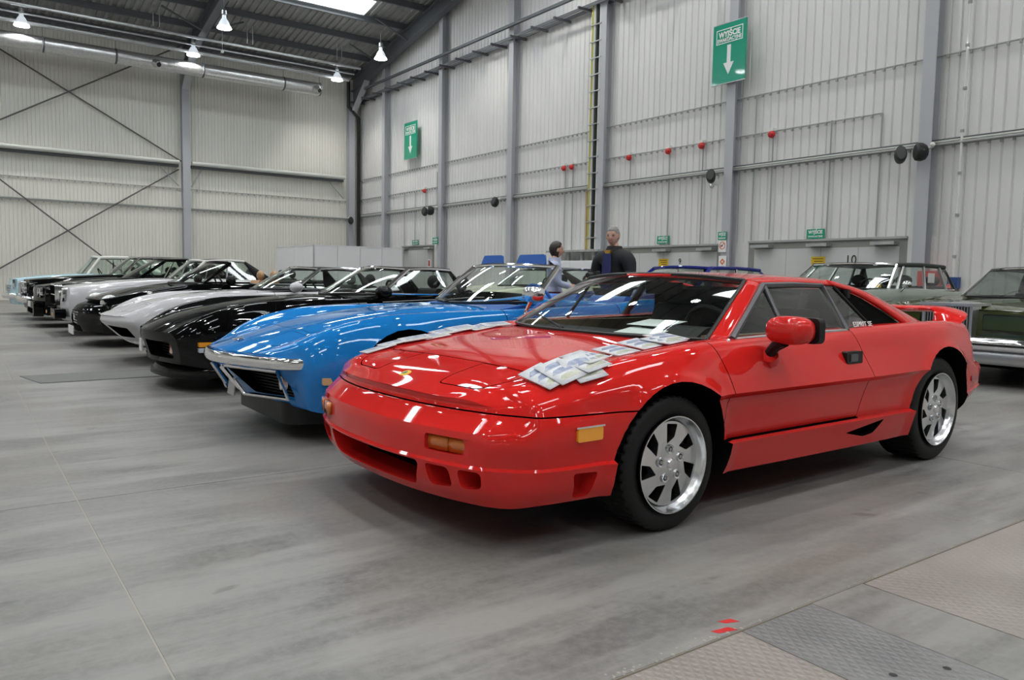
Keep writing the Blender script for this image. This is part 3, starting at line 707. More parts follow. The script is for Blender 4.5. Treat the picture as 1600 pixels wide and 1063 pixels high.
def inset(poly, d):
    """offset polygon outward by d about its edges (counter-clockwise or not)"""
    k = len(poly); ar = sum(poly[i][0]*poly[(i+1) % k][1]-poly[(i+1) % k][0]*poly[i][1] for i in range(k)); s = 1 if ar > 0 else -1; out = []
    for i in range(k):
        p, a, b = Vector(poly[i]), Vector(poly[i-1]), Vector(poly[(i+1) % k]); e0, e1 = (p-a).normalized(), (b-p).normalized()
        n0, n1 = Vector((e0.y, -e0.x))*s, Vector((e1.y, -e1.x))*s; n = (n0+n1); n = n/max(n.length, 1e-6)/max(.5, math.sqrt(max(0, (1+n0.dot(n1))/2))); out.append(tuple(p+n*d))
    return out
def wells(mb, wheels, yin=.5, yout=1.2, n=40):
    for cx, cz, R in wheels:
        for s in (-1, 1):
            P = [(cx+R*math.cos(t), cz+R*math.sin(t)) for t in np.linspace(0, 2*math.pi, n+1)[:-1]]; mb.prism(P, 'y', s*yin, s*yout)
    return mb
def ruled(A, B, n=6, bulge=0, nrm=(0, 0, 1)):
    N = Vector(nrm); G = []
    for a, b in zip(A, B):
        a, b = Vector(a), Vector(b); G.append([a.lerp(b, t)+N*bulge*4*t*(1-t) for t in np.linspace(0, 1, n)])
    return G
def pane(name, A, B, mat, parent, n=8, bulge=0, nrm=(0, 0, 1), thick=0, smooth=40):
    o = MB().grid(ruled(A, B, n, bulge, nrm)).build(name, mat, parent, smooth)
    if thick: solidify(o, thick, 0)
    return o
def skinned(o, out, t, inner=None):
    """panel with thickness growing inwards; out = rough outward direction; inner lining material"""
    me = o.data; s_ = Vector((0, 0, 0))
    for p in me.polygons: s_ += p.normal*p.area
    if s_.dot(Vector(out)) < 0: me.flip_normals()
    m = o.modifiers.new('thickness', 'SOLIDIFY'); m.thickness = t; m.offset = -1
    if inner: me.materials.append(inner); m.material_offset = 1
    return o
MIR = lambda p, s: (p[0], p[1]*s, p[2])
# wheels --------------------------------------------------------------
def tyre_mesh(name, R, Rr, w_, blocks=176, tread=.008):
    prof = [(Rr, .42), (Rr+.012, .47), (Rr+(R-Rr)*.45, .515), (R-.022, .49), (R-.007, .45), (R, .40), (R, .26), (R, .22), (R, .05), (R, -.05), (R, -.22), (R, -.26), (R, -.40), (R-.007, -.45), (R-.022, -.49), (Rr+(R-Rr)*.45, -.515), (Rr+.012, -.47), (Rr, -.42)]
    V = []; k = len(prof)
    for j in range(blocks):
        for i, (r, h) in enumerate(prof):
            a = 2*math.pi*(j+ (0.0 if abs(h) > .3 else .8*(h)))/blocks
            if r == R and (j % 4 == 0 or abs(abs(h)-.24) < .03 and 0): r -= tread
            if abs(abs(h)-.05) < .01 or abs(abs(h)-.24) < .025: r -= 0 if abs(abs(h)-.05) < .01 else tread*.7
            V.append((r*math.cos(a), h*w_, r*math.sin(a)))
    Fc = [(j*k+i, j*k+i+1, ((j+1) % blocks)*k+i+1, ((j+1) % blocks)*k+i) for j in range(blocks) for i in range(k-1)]
    return V, Fc
def simple_tyre(mb, R, Rr, w_, n=40):
    return mb.lathe([(Rr, -.42*w_), (Rr+.02, -.5*w_), (R-.03, -.5*w_), (R-.006, -.44*w_), (R, -.36*w_), (R, .36*w_), (R-.006, .44*w_), (R-.03, .5*w_), (Rr+.02, .5*w_), (Rr, .42*w_)], 'y', (0, 0, 0), n)
def sport_rim():
    """dished alloy wheel, pinwheel spokes; outer face towards -y, radius 1 unit = flange"""
    o = MB().lathe([(0, -.02), (.26, -.02), (.34, .02), (.64, .05), (.87, .08), (.87, .34), (0, .34)], 'y', (0, 0, 0), 42).build('rim', MT['alu'], None, 30); o.data.materials.append(MT['dark'])
    mb = MB(); N = 7
    for k in range(N):
        a = 2*math.pi*k/N
        P = []
        for r, da in ((.43, .50), (.56, .02), (.83, -.03), (.83, .36)): P.append((r*math.cos(a+da), r*math.sin(a+da)))
        mb.prism(roundpoly(P, .035, 3), 'y', -.3, .5)
    boolop(o, cutter(mb, 0, MT['alu']), smooth=30)
    b = MB().lathe([(1.0, -.12), (1.0, -.15), (.975, -.15), (.955, -.08), (.93, .02), (.885, .09), (.87, .14), (.87, .9), (.98, 1.0)], 'y', (0, 0, 0), 48).build('barrel', MT['alu'], None, 30)
    back = MB().lathe([(0, .5), (.82, .5)], 'y', (0, 0, 0), 32).build('brake_disc', MT['dark'], None)
    return o, b, back
# ------------------------------------------------------------------ red mid-engined coupe
def red_car():
    th = math.radians(1.717); U = Vector((math.cos(th), math.sin(th), 0)); V_ = Vector((-math.sin(th), math.cos(th), 0))
    org = Vector((2.516, 2.281, 0))-U*1.0+V_*.92
    root = empty('sports_coupe', org, th); root.scale = (1, 1.04, 1); tag(root, 'glossy red wedge-shaped sports coupe with rear spoiler and brochures on its bonnet', 'car')
    FW, RWH = (1.0, .298, .345), (3.459, .324, .375)
    L = [
     (0, [(0, 0, .20, .10), (.4, 0, .17, .02), (1, 0, .17, 0), (3.6, 0, .18, 0), (4.33, 0, .28, -.1)]),
     (1, [(0, .66, .195, .05), (.15, .75, .197, .01), (.3, .80, .205), (.6, .85, .213), (1.0, .86, .21), (1.3, .87, .208), (2.9, .89, .20), (3.45, .88, .22), (4.0, .80, .28), (4.33, .74, .31, -.06)]),
     (0, [(0, .69, .25, .012), (.15, .79, .255, 0), (.3, .84, .26), (.6, .875, .265), (1.0, .89, .27), (1.3, .893, .28), (2.9, .915, .28), (3.45, .92, .29), (4.0, .85, .33), (4.33, .80, .36, -.02)]),
     (1, [(0, .70, .352, -.012), (.15, .805, .352, -.008), (.3, .862, .353), (.6, .893, .354), (1.0, .905, .354), (1.3, .912, .354), (2.9, .935, .354), (3.45, .94, .358), (4.0, .88, .40), (4.33, .84, .42)]),
     (1, [(0, .70, .362), (.15, .795, .362), (.3, .850, .363), (.6, .872, .364), (1.0, .868, .364), (1.3, .866, .364), (2.9, .885, .364), (3.45, .925, .37), (4.0, .875, .41), (4.33, .83, .43)]),
     (0, [(0, .715, .46), (.15, .81, .475), (.3, .862, .495), (.6, .888, .525), (1.0, .905, .540), (1.3, .903, .540), (2.5, .908, .540), (3.45, .93, .55), (4.0, .88, .555), (4.33, .83, .56)]),
     (1, [(0, .70, .488, .006), (.15, .80, .503, .008), (.3, .856, .525), (.6, .886, .548), (1.0, .912, .560), (1.3, .912, .564), (2.5, .917, .564), (3.45, .938, .570), (4.0, .88, .575), (4.33, .82, .58, -.03)]),
     (1, [(0, .68, .553, .08), (.15, .78, .556, .04), (.3, .838, .56), (.6, .878, .572), (1.0, .930, .586), (1.3, .944, .590), (2.5, .950, .590), (3.45, .955, .600), (4.0, .875, .605), (4.33, .81, .61, -.17)]),
     (0, [(0, .675, .572, .09), (.15, .765, .585, .048), (.3, .815, .60), (.6, .865, .64), (1.0, .90, .675), (1.3, .905, .69), (2.5, .90, .70), (3.45, .925, .715), (4.0, .86, .715), (4.33, .79, .71, -.25)]),
     (0, [(0, .62, .590, .09), (.15, .69, .612, .05), (.3, .735, .645), (.6, .79, .708), (.85, .815, .752), (1.0, .82, .772), (1.2, .825, .795), (1.45, .825, .812), (2.0, .83, .824), (2.5, .84, .834), (3.0, .855, .846), (3.5, .865, .85), (4.0, .81, .835), (4.33, .75, .815, -.30)]),
     (0, [(0, .36, .603, .085), (.15, .44, .628, .04), (.3, .50, .664), (.6, .58, .722), (.85, .62, .755), (1.0, .635, .772), (1.3, .64, .802), (2.0, .60, .815), (3.2, .62, .84), (4.33, .55, .825, -.31)]),
     (0, [(0, 0, .610, .08), (.15, 0, .636, .035), (.3, 0, .672), (.6, 0, .734), (.85, 0, .768), (1.1, 0, .795), (1.3, 0, .81), (2.0, 0, .81), (3.2, 0, .84), (4.33, 0, .83, -.31)]),
    ]
    S = np.r_[np.linspace(0, .3, 16), np.linspace(.33, 4.0, 124)[0:], np.linspace(4.03, 4.33, 10)]
    V, Fc = loft(L, S, [4, 3, 4, 2, 5, 2, 4, 5, 6, 8, 10], bowF=.125, bowR=.08, hw=.70, fallF=.42, fallR=.5, capn=28,
                 warp=arch_flare([(1.0, .298, .37), (3.459, .324, .40)], .016, .05, .78), pF=2.4)
    body = mesh('body', V, Fc, None, None, 28, None, [MT['red'], MT['dark']])
    boolop(body, cutter(wells(MB(), [(1.0, .30, .365), (3.459, .325, .395)], .5)))
    # cabin
    boolop(body, cutter(MB().prism(roundpoly([(1.30, -.62), (1.30, .62), (1.5, .70), (2.78, .72), (2.78, -.72), (1.5, -.70)], .05, 3), 'z', .28, 1.2)))
    # skirt groove and duct
    tri = roundpoly([(2.36, .292), (2.74, .338), (2.66, .262), (2.56, .252)], .02, 3)
    boolop(body, cutter(MB().prism(tri, 'y', -1.1, -.84).prism(tri, 'y', .84, 1.1)))
    # bumper split along the groove
    bump = carve_panel(body, 'front_bumper', MB().box(-.3, .95, -1.2, 1.2, -.1, .557), MB().box(-.3, .95, -1.2, 1.2, -.2, .563))
    mb = MB().prism(roundpoly([(-.40, .345), (.40, .345), (.36, .232), (-.36, .232)], .03, 4), 'x', -.3, .28)
    for s in (-1, 1):
        mb.prism(roundpoly([(s*.432, .342), (s*.555, .342), (s*.565, .262), (s*.45, .252)], .025, 4), 'x', -.3, .24)
        mb.prism(roundpoly([(s*.595, .342), (s*.70, .342), (s*.695, .275), (s*.605, .262)], .025, 4), 'x', -.3, .30)
    boolop(bump, cutter(mb, 0, MT['red']))
    mb = MB()
    for s in (-1, 1):
        P = roundpoly([(.43, .335), (.555, .33), (.53, .225), (.455, .225)], .02, 4); mb.prism(P, 'y', s*.80, s*1.1)
        mb.prism(roundpoly([(s*.425, .462), (s*.645, .462), (s*.645, .395), (s*.425, .395)], .012, 3), 'x', -.2, .10)
    boolop(bump, cutter(mb, 0, MT['red']))
    bump.parent = root
    blk = MB().box(.20, .23, -.42, .42, .2, .36)
    for s in (-1, 1): blk.box(.2, .23, min(s*.42, s*.58), max(s*.42, s*.58), .24, .35)
    blk.build('intake_mesh', MT['dark'], bump, 0)
    for s in (-1, 1):
        for k in range(2):
            G = []
            for y in np.linspace(.432+.108*k, .432+.108*k+.100, 5): bx = .125*(y/.7)**2.4; G.append([(bx+.012, s*y, .40), (bx+.008, s*y, .43), (bx+.012, s*y, .457)])
            solidify(MB().grid(G).build('indicator', MT['amberdk'], bump, 30), .03, -1 if s < 0 else 1)
        # side marker
        y0 = .862; P = roundpoly([(.44, .513), (.575, .513), (.575, .458), (.44, .458)], .01, 3)
        mk = MB().prism(P, 'y', s*y0, s*(y0+.026)).build('side_marker', MT['amber'], bump, 20)
        MB().prism(roundpoly([(.432, .519), (.583, .519), (.583, .512), (.432, .512)], .002, 2), 'y', s*y0, s*(y0+.028)).build('marker_bezel', MT['chrome'], bump, 20)
    # bonnet, headlamp covers
    hp = roundpoly([(.46, -.60), (.46, .60), (1.0, .63), (1.26, .60), (1.26, -.60), (1.0, -.63)], .05, 4)
    bon = carve_panel(body, 'bonnet', MB().prism(inset(hp, -.003), 'z', .56, 1.0), MB().prism(inset(hp, .003), 'z', .54, 1.0)); bon.parent = root
    for s in (-1, 1):
        P = roundpoly([(.20, s*.27), (.452, s*.25), (.452, s*.585), (.34, s*.60), (.235, s*.53)], [.03, .004, .02, .06, .06], 5)
        c = carve_panel(body, 'headlamp_cover', MB().prism(inset(P, -.0028), 'z', .575, 1.0), MB().prism(inset(P, .0028), 'z', .57, 1.0)); c.parent = root
    # doors
    dp = roundpoly([(1.300, .9), (1.312, .78), (1.343, .60), (1.345, .545), (1.322, .362), (2.527, .362), (2.575, .56), (2.545, .70), (2.49, .845), (2.48, .9)], [0, .05, .03, .03, .012, .02, .06, .06, .01, 0], 4)
    for s in (-1, 1):
        d = carve_panel(body, 'door', MB().prism(inset(dp, -.0025), 'y', s*.735, s*1.2), MB().prism(inset(dp, .0025), 'y', s*.73, s*1.2)); d.parent = root
        P = roundpoly([(2.325, .733), (2.485, .733), (2.49, .668), (2.335, .668)], .01, 3)
        yo = .912; h = MB().prism(P, 'y', s*(yo-.04), s*(yo+.006)).build('door_handle', MT['trim'], d, 20)
        MB().prism(roundpoly([(2.36, .72), (2.43, .72), (2.43, .68), (2.36, .68)], .006, 2), 'y', s*(yo+.006), s*(yo+.012)).build('handle_flap', MT['frame'], d, 20)
    body.parent = root
    # greenhouse ------------------------------------------------------
    N = 14
    wsb = curve([(1.42, .715, .812), (1.29, .42, .812), (1.24, 0, .812), (1.29, -.42, .812), (1.42, -.715, .812)], 21)
    hdr = curve([(1.905, .575, 1.102), (1.84, .34, 1.122), (1.815, 0, 1.13), (1.84, -.34, 1.122), (1.905, -.575, 1.102)], 21)
    pane('windscreen', wsb, hdr, MT['wglass'], root, 10, .02, (-.5, 0, .85))
    # black band round the screen
    MB().tube(wsb, .012, 6).build('screen_seal', MT['trim'], root); MB().tube(hdr, .012, 6).build('screen_seal', MT['trim'], root)
    for s in (-1, 1): MB().tube([wsb[0 if s > 0 else -1], hdr[0 if s > 0 else -1]], .011, 6).build('screen_seal', MT['trim'], root)
    # roof skin
    ed = curve([(1.905, .575, 1.104), (2.2, .60, 1.118), (2.62, .605, 1.116)], N); ce = curve([(1.80, 0, 1.133), (2.2, 0, 1.15), (2.62, 0, 1.146)], N); G = []
    for e, c in zip(ed, ce):
        row = []
        for t in np.linspace(-1, 1, 25):
            q = abs(t); row.append((c.x+(e.x-c.x)*q*q, e.y*t, c.z+(e.z-c.z)*(q**2.4)))
        G.append(row)
    skinned(MB().grid(G).build('roof', MT['red'], root, 60), (0, 0, 1), .02, MT['beige'])
    G2 = [[(p[0]+.03, p[1]*.97, p[2]-.03) for p in r] for r in G]; MB().grid(G2).build('headlining', MT['beige'], root, 60)
    # rear screen and engine cover between the buttresses
    rg = curve([(2.62, .59, 1.112), (3.1, .57, 1.03), (3.6, .56, .88)], 10)
    o = pane('rear_screen', rg, [MIR(p, -1) for p in rg], MT['dglass'], root, 9, .03)
    for s in (-1, 1):
        m = lambda P: [MIR(p, s) for p in P]
        # roof rail down to the window head
        rail0 = m(ed); rail1 = m(curve([(1.97, .625, 1.082), (2.25, .645, 1.092), (2.62, .655, 1.085)], N))
        skinned(pane('roof_rail', rail0, rail1, MT['red'], root, 5, .008, (0, s, .5)), (0, s, .5), .015, MT['beige'])
        # A-pillar
        p0 = m(curve([(1.42, .715, .812), (1.66, .648, .957), (1.905, .575, 1.102)], N)); p1 = m(curve([(1.475, .80, .812), (1.72, .72, .957), (1.97, .625, 1.082)], N))
        skinned(pane('windscreen_pillar', p0, p1, MT['red'], root, 6, .012, (-.3, s, .4)), (-.3, s, .4), .018, MT['beige'])
        pass
        # scuttle triangle below pillar
        solidify(mesh('pillar_foot', m([(1.30, .72, .802), (1.42, .715, .812), (1.475, .80, .812), (1.50, .825, .800), (1.36, .812, .79)]), [(0, 1, 2, 3, 4)], MT['red'], root, 40), .02)
        # buttress
        b0 = m(curve([(2.62, .605, 1.116), (3.02, .62, 1.056), (3.45, .66, .925), (3.68, .70, .842)], 16)); b1 = m(curve([(2.62, .655, 1.085), (2.93, .70, 1.012), (3.11, .765, .92), (3.22, .82, .842)], 16))
        skinned(pane('buttress', b0, b1, MT['red'], root, 7, .012, (0, s, .6)), (0, s, .6), .02, MT['dark'])
        # side glass: vent and door pane, frames
        top = m(curve([(1.99, .628, 1.075), (2.25, .645, 1.083), (2.505, .652, 1.080)], 8)); bot = m(curve([(1.525, .795, .822), (2.0, .815, .832), (2.485, .825, .838)], 8))
        fr = m([(1.985, .64, 1.075), (1.93, .812, .83)])
        ven = mesh('vent_window', m([(1.525, .795, .822), (1.93, .812, .83), (1.985, .632, 1.075)]), [(0, 1, 2)], MT['wglass'], root, 0)
        A = m(curve([(1.985, .632, 1.075), (2.25, .645, 1.083), (2.505, .652, 1.080)], 8)); B = m(curve([(1.93, .812, .83), (2.2, .82, .834), (2.485, .825, .838)], 8))
        pane('door_window', A, B, MT['wglass'], root, 6, .01, (0, s, 0))
        fp = [m([(1.50, .80, .822)])[0], m([(1.975, .634, 1.078)])[0]]+[top[3], top[-1]]+[bot[-1]]
        MB().tube(fp, .017, 6).build('window_frame', MT['frame'], root, 30); MB().tube(fr, .011, 6).build('window_divider', MT['frame'], root)
        MB().tube([m([(1.50, .80, .817)])[0], bot[3], bot[-1]], .010, 6).build('window_sill', MT['steel'], root)
        # quarter glass and the dark intake behind it
        q0 = m([(2.525, .652, 1.078), (2.505, .822, .842)]); q1 = m([(2.63, .655, 1.075), (2.80, .80, .846)])
        pane('quarter_window', q0, q1, MT['dglass'], root, 4)
        MB().tube(q1, .008, 6).build('quarter_edge', MT['trim'], root)
        i0 = m([(2.63, .65, 1.075), (2.8, .80, .846)]); i1 = m([(3.05, .55, .98), (3.2, .74, .845)])
        pane('side_intake', m(curve([(2.60, .64, 1.075), (2.70, .715, .96), (2.80, .785, .844)], 8)), m(curve([(2.64, .64, 1.075), (2.90, .68, 1.008), (3.09, .74, .91), (3.20, .79, .842)], 8)), MT['dark'], root, 4)
        solidify(mesh('intake_floor', m([(2.78, .83, .838), (3.26, .84, .844), (3.26, .66, .842), (2.78, .70, .838)]), [(0, 1, 2, 3)], MT['trim'], root, 0), .01)
        # B-post
        solidify(pane('rear_pillar', m([(2.505, .648, 1.082), (2.487, .82, .836)]), m([(2.53, .648, 1.082), (2.512, .82, .84)]), MT['frame'], root, 3), .02)
        # mirror
        if s > 0: continue
        mr = MB().sphere((0, 0, 0), (1, 1, 1), 20, 12); 
        mr.V = [(math.copysign(abs(x)**.7, x)*(.078), math.copysign(abs(y)**.75, y)*.112, math.copysign(abs(z)**.72, z)*.068) for x, y, z in mr.V]
        mir = mr.build('door_mirror', MT['red'], root, 60); mir.location = (1.665, s*.995, .872); mir.rotation_euler = (0, 0, s*.12)
        MB().prism(roundpoly([(-.115, -.06), (.115, -.06), (.115, .06), (-.115, .06)], .03, 4), 'x', .055, .095).build('mirror_rim', MT['trim'], mir, 30)
        MB().prism(roundpoly([(-.10, -.05), (.10, -.05), (.10, .05), (-.10, .05)], .03, 4), 'x', .095, .097).build('mirror_glass', MT['chrome'], mir, 30)
        MB().tube([(-.02, -s*.02, -.05), (-.015, -s*.07, -.085), (-.005, -s*.10, -.115)], [.035, .026, .028], 10).build('mirror_neck', MT['trim'], mir)
        MB().tube([(-.02, -s*.095, -.125), (0, -s*.115, -.15)], [.042, .05], 12).build('mirror_foot', MT['red'], mir)
        MB().sphere((1.455, s*.815, .816), .011, 8, 6).build('aerial_stub', MT['chrome'], root)
    # engine deck panel between cabin and tail
    solidify(mesh('engine_deck', [(2.70, -.66, .815), (2.70, .66, .815), (4.0, .62, .842), (4.0, -.62, .842)], [(0, 1, 2, 3)], MT['trim'], root, 0), .01)
    MB().box(2.74, 2.77, -.68, .68, .3, 1.06).build('bulkhead', MT['inner'], root, 0)
    # spoiler
    sp = curve([(4.0, -.69, .84), (4.04, -.70, .875), (4.11, -.67, .905), (4.16, -.3, .925), (4.165, 0, .927), (4.16, .3, .925), (4.11, .67, .905), (4.04, .70, .875), (4.0, .69, .84)], 33)
    P = []; 
    spo = MB().tube(sp, .10, 14, r2=.024).build('spoiler', MT['red'], root, 50)
    # tail lamps and rear valance
    for s in (-1, 1): MB().prism(roundpoly([(s*.30, .74), (s*.74, .74), (s*.74, .64), (s*.30, .64)], .02, 3), 'x', 3.98, 4.06).build('tail_lamp', MT['redlens'], root, 20)
    for s in (-1, 1): MB().prism(roundpoly([(3.97, .50), (4.05, .50), (4.05, .462), (3.97, .462)], .008, 2), 'y', s*.86, s*.885).build('rear_marker', MT['redlens'], root, 20)
    # interior
    MB().prism([(1.30, .79), (1.50, .812), (1.74, .80), (1.80, .74), (1.72, .56), (1.4, .5)], 'y', -.62, .62).build('dashboard', MT['inner'], root, 30)
    MB().prism(roundpoly([(1.50, .80), (1.60, .86), (1.80, .85), (1.82, .79)], .03, 3), 'y', -.58, -.18).build('instrument_hood', MT['inner'], root, 30)
    w_ = MB().tube([(0, .17*math.cos(t), .17*math.sin(t)) for t in np.linspace(0, 2*math.pi, 25)[:-1]], .014, 8, True)
    w_.tube([(0, -.16, 0), (0, .16, 0)], .016, 6).tube([(0, 0, 0), (0, 0, -.16)], .016, 6).tube([(0, 0, 0), (-.25, 0, -.02)], .03, 8)
    st = w_.build('steering_wheel', MT['inner'], root); st.location = (1.93, -.37, .80); st.rotation_euler = (0, -.42, 0)
    for s in (-1, 1):
        y = s*.36
        MB().prism(roundpoly([(1.95, .36), (1.92, .46), (2.35, .42), (2.36, .34)], .03, 3), 'y', y-.22, y+.22).build('seat_cushion', MT['inner'], root, 30)
        MB().prism(roundpoly([(2.28, .42), (2.44, .40), (2.66, .93), (2.55, .95)], .04, 4), 'y', y-.21, y+.21).build('seat_back', MT['tan' if 0 else 'inner'], root, 30)
        MB().prism(roundpoly([(2.55, .93), (2.64, .92), (2.68, 1.03), (2.60, 1.05)], .03, 4), 'y', y-.12, y+.12).build('headrest', MT['inner'], root, 30)
    MB().box(1.45, 2.74, .66, .70, .4, .83).build('door_card', MT['beige'], root, 0); MB().box(1.45, 2.74, -.70, -.66, .4, .83).build('door_card', MT['beige'], root, 0)
    o = MB().box(-.08, .08, -.11, .11, -.035, .035).build('rear_view_mirror', MT['inner'], root, 0); o.location = (1.95, 0, 1.05); o.scale = (.25, 1.1, 1)
    MB().tube([(1.90, 0, 1.115), (1.94, 0, 1.07)], .012, 6).build('mirror_stalk', MT['inner'], root)
    wp = MB().tube([(1.26, .12, .826), (1.33, .30, .85), (1.42, .52, .878)], .008, 5).tube([(1.26, .12, .826), (1.245, .12, .81)], .015, 6); wp.build('wiper', MT['trim'], root)
    # wheels
    rim, bar, back = sport_rim()
    for nm, (cx, cz, Rt, Rr, w2, yo) in dict(f=(1.0, .298, .298, .203, .215, .885), r=(3.459, .324, .324, .216, .245, .90)).items():
        V, Fc = tyre_mesh('tyre', Rt, Rr, w2)
        for s in (-1, 1):
            t = mesh('tyre', V, Fc, MT['rubber'], root, 35) if s < 0 else link(bpy.data.objects.new('tyre', t0), root)
            t0 = t.data; t.location = (cx, s*(yo-w2*.515), cz); t.rotation_euler = (0, 0, 0 if s < 0 else math.pi)
            rr = Rr*1.055; off = -w2*.515+.012*0
            for src, nm2 in ((rim, 'rim'), (bar, 'rim_barrel'), (back, 'brake_disc')):
                c = link(bpy.data.objects.new(nm2, src.data), t); c.scale = (rr, .16, rr); c.location = (0, -w2*.46, 0); c.rotation_euler = (0, .5, 0)
            for k in range(5):
                a = 2*math.pi*k/5+.4
                c_ = (.066*math.cos(a), -w2*.46-.0045, .066*math.sin(a)); n_ = MB().lathe([(.0125, -.0), (.021, -.003), (.022, .006)], 'y', c_, 14).build('nut_seat', MT['alu'], t); MB().lathe([(0, .002), (.014, .002)], 'y', c_, 12).build('nut_recess', MT['dark'], n_); MB().lathe([(0, -.001), (.008, -.001), (.009, .003)], 'y', c_, 6).build('wheel_nut', MT['steel'], n_)
            MB().lathe([(0, -.012), (.02, -.011), (.026, -.004), (.026, .01)], 'y', (0, -w2*.46-.002, 0), 16).build('hub_cap', MT['alu'], t)
    for o in (rim, bar, back): bpy.data.objects.remove(o)
    # underside shadow gap: chassis pan
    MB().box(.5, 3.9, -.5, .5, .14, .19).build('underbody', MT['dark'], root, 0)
    return root, body, bon
RED, RBODY, RBON = red_car()
bpy.context.view_layer.update()
# ------------------------------------------------------------------ other cars
def simple_wheel(root, x, s, R, Rr, w_, yo, rimmat='chrome', style='dish', whitewall=False):
    t = simple_tyre(MB(), R, Rr, w_).build('tyre', MT['rubber'], root, 30); t.location = (x, s*(yo-w_/2), R); t.rotation_euler = (0, 0, 0 if s < 0 else math.pi)
    c = -w_*.5
    if style == 'dish': prof = [(0, c-.0), (.05, c-.005), (.06, c+.03), (Rr*.7, c+.045), (Rr*.8, c+.02), (Rr*.97, c+.01), (Rr*1.03, c-.004), (Rr*1.04, c+.03)]
    else: prof = [(0, c-.02), (Rr*.35, c-.015), (Rr*.5, c+.005), (Rr*.92, c+.0), (Rr*1.03, c-.006), (Rr*1.04, c+.03)]
    MB().lathe(prof, 'y', (0, 0, 0), 28).build('wheel_rim', MT[rimmat], t, 30)
    if style == 'dish':
        for k in range(5):
            a = 2*math.pi*k/5; p = [(Rr*.42*math.cos(a+d), Rr*.42*math.sin(a+d)) for d in (-.3, .3)]+[(Rr*.66*math.cos(a+d), Rr*.66*math.sin(a+d)) for d in (.28, -.28)]
            MB().prism(p, 'y', c+.026, c+.05).build('rim_slot', MT['dark'], t, 0)
    if whitewall: MB().lathe([(Rr*1.08, c-.001), (Rr*1.22, c-.001)], 'y', (0, 0, 0), 32).build('white_stripe', MT['white'], t)
    return t
def wheelset(root, ws, R, Rr, w_, yo, **kw):
    for x in ws:
        for s in (-1, 1): simple_wheel(root, x, s, R, Rr, w_, yo, **kw)
def symc(xe, xc, y, ze, zc, n=15):
    return curve([(xe, y, ze), (lerp(xc, xe, .3), y*.55, lerp(zc, ze, .3)), (xc, 0, zc), (lerp(xc, xe, .3), -y*.55, lerp(zc, ze, .3)), (xe, -y, ze)], n)
def greenhouse(root, g):
    fm = MT[g.get('frame', 'chrome')]; r = g.get('r', .02)
    xbe, xbc, yb, zb = g['base']; xhe, xhc, yh, zhe, zhc = g['head']
    wsb, hdr = symc(xbe, xbc, yb, zb, g.get('zbc', zb)), symc(xhe, xhc, yh, zhe, zhc)
    pane('windscreen', wsb, hdr, MT['wglass'], root, 6, .02, (-.6, 0, .6))
    MB().tube(hdr, r, 8).build('windscreen_header', fm, root); MB().tube(wsb, .012, 6).build('windscreen_seal', MT['trim'], root)
    for k in (0, -1): MB().tube([wsb[k], hdr[k]], g.get('rp', r), 8).build('windscreen_pillar', fm, root)
    if g.get('roof'):
        xe, ye, ze, zc = g['roof']; bx, by, bz = g['back']; rm = MT[g['roofmat']]
        n = 9; ed = curve([(xhe, yh, zhe), (lerp(xhe, xe, .5), lerp(yh, ye, .5)+.01, max(zhe, ze)+.012), (xe, ye, ze)], n); ce = curve([(xhc, 0, zhc), (lerp(xhc, xe, .5), 0, max(zhc, zc)+.015), (xe+.03, 0, zc)], n); G = []
        for e, c in zip(ed, ce): G.append([(c.x+(e.x-c.x)*t*t, e.y*t, c.z+(e.z-c.z)*abs(t)**2.6) for t in np.linspace(-1, 1, 17)])
        solidify(MB().grid(G).build('roof', rm, root, 60), .03)
        rb = symc(bx, bx+g.get('backbow', .1), by, bz, bz); rt = [Vector(p) for p in G[-1]]; rt = curve([tuple(p) for p in rt[::-1]][::2], 15)
        pane('rear_window', rt, rb, MT['wglass'], root, 4)
        for s in (-1, 1):
            sbx, sby, sbz = g.get('side_end', (lerp(xe, bx, .45), by+.04, bz)); k = 0 if s > 0 else -1
            A = [MIR(p, s) for p in ed]; B = [MIR(p, s) for p in curve([(xbe, yb, zb), (lerp(xbe, sbx, .5), max(yb, sby)+.01, lerp(zb, sbz, .5)), (sbx, sby, sbz)], n)]
            pane('side_window', A, B, MT[g.get('sideglass', 'wglass')], root, 4)
            MB().tube(A, g.get('rail', .02), 6).build('roof_rail', rm if g.get('railpaint') else fm, root); MB().tube(B, .012, 6).build('window_sill', fm, root)
            for f in g.get('posts', ()):
                i = f*(n-1); i0 = min(int(i), n-2); q = i-i0; MB().tube([Vector(A[i0]).lerp(Vector(A[i0+1]), q), Vector(B[i0]).lerp(Vector(B[i0+1]), q)], g.get('postr', .018), 6).build('window_post', MT[g.get('postmat', 'chrome')], root)
            solidify(pane('rear_pillar', [A[-1], MIR((xe+.02, ye*.93, ze+.01), s)], [B[-1], MIR((bx, by, bz), s)], rm, root, 5, .015, (0, s, .3)), .03)
    return wsb, hdr
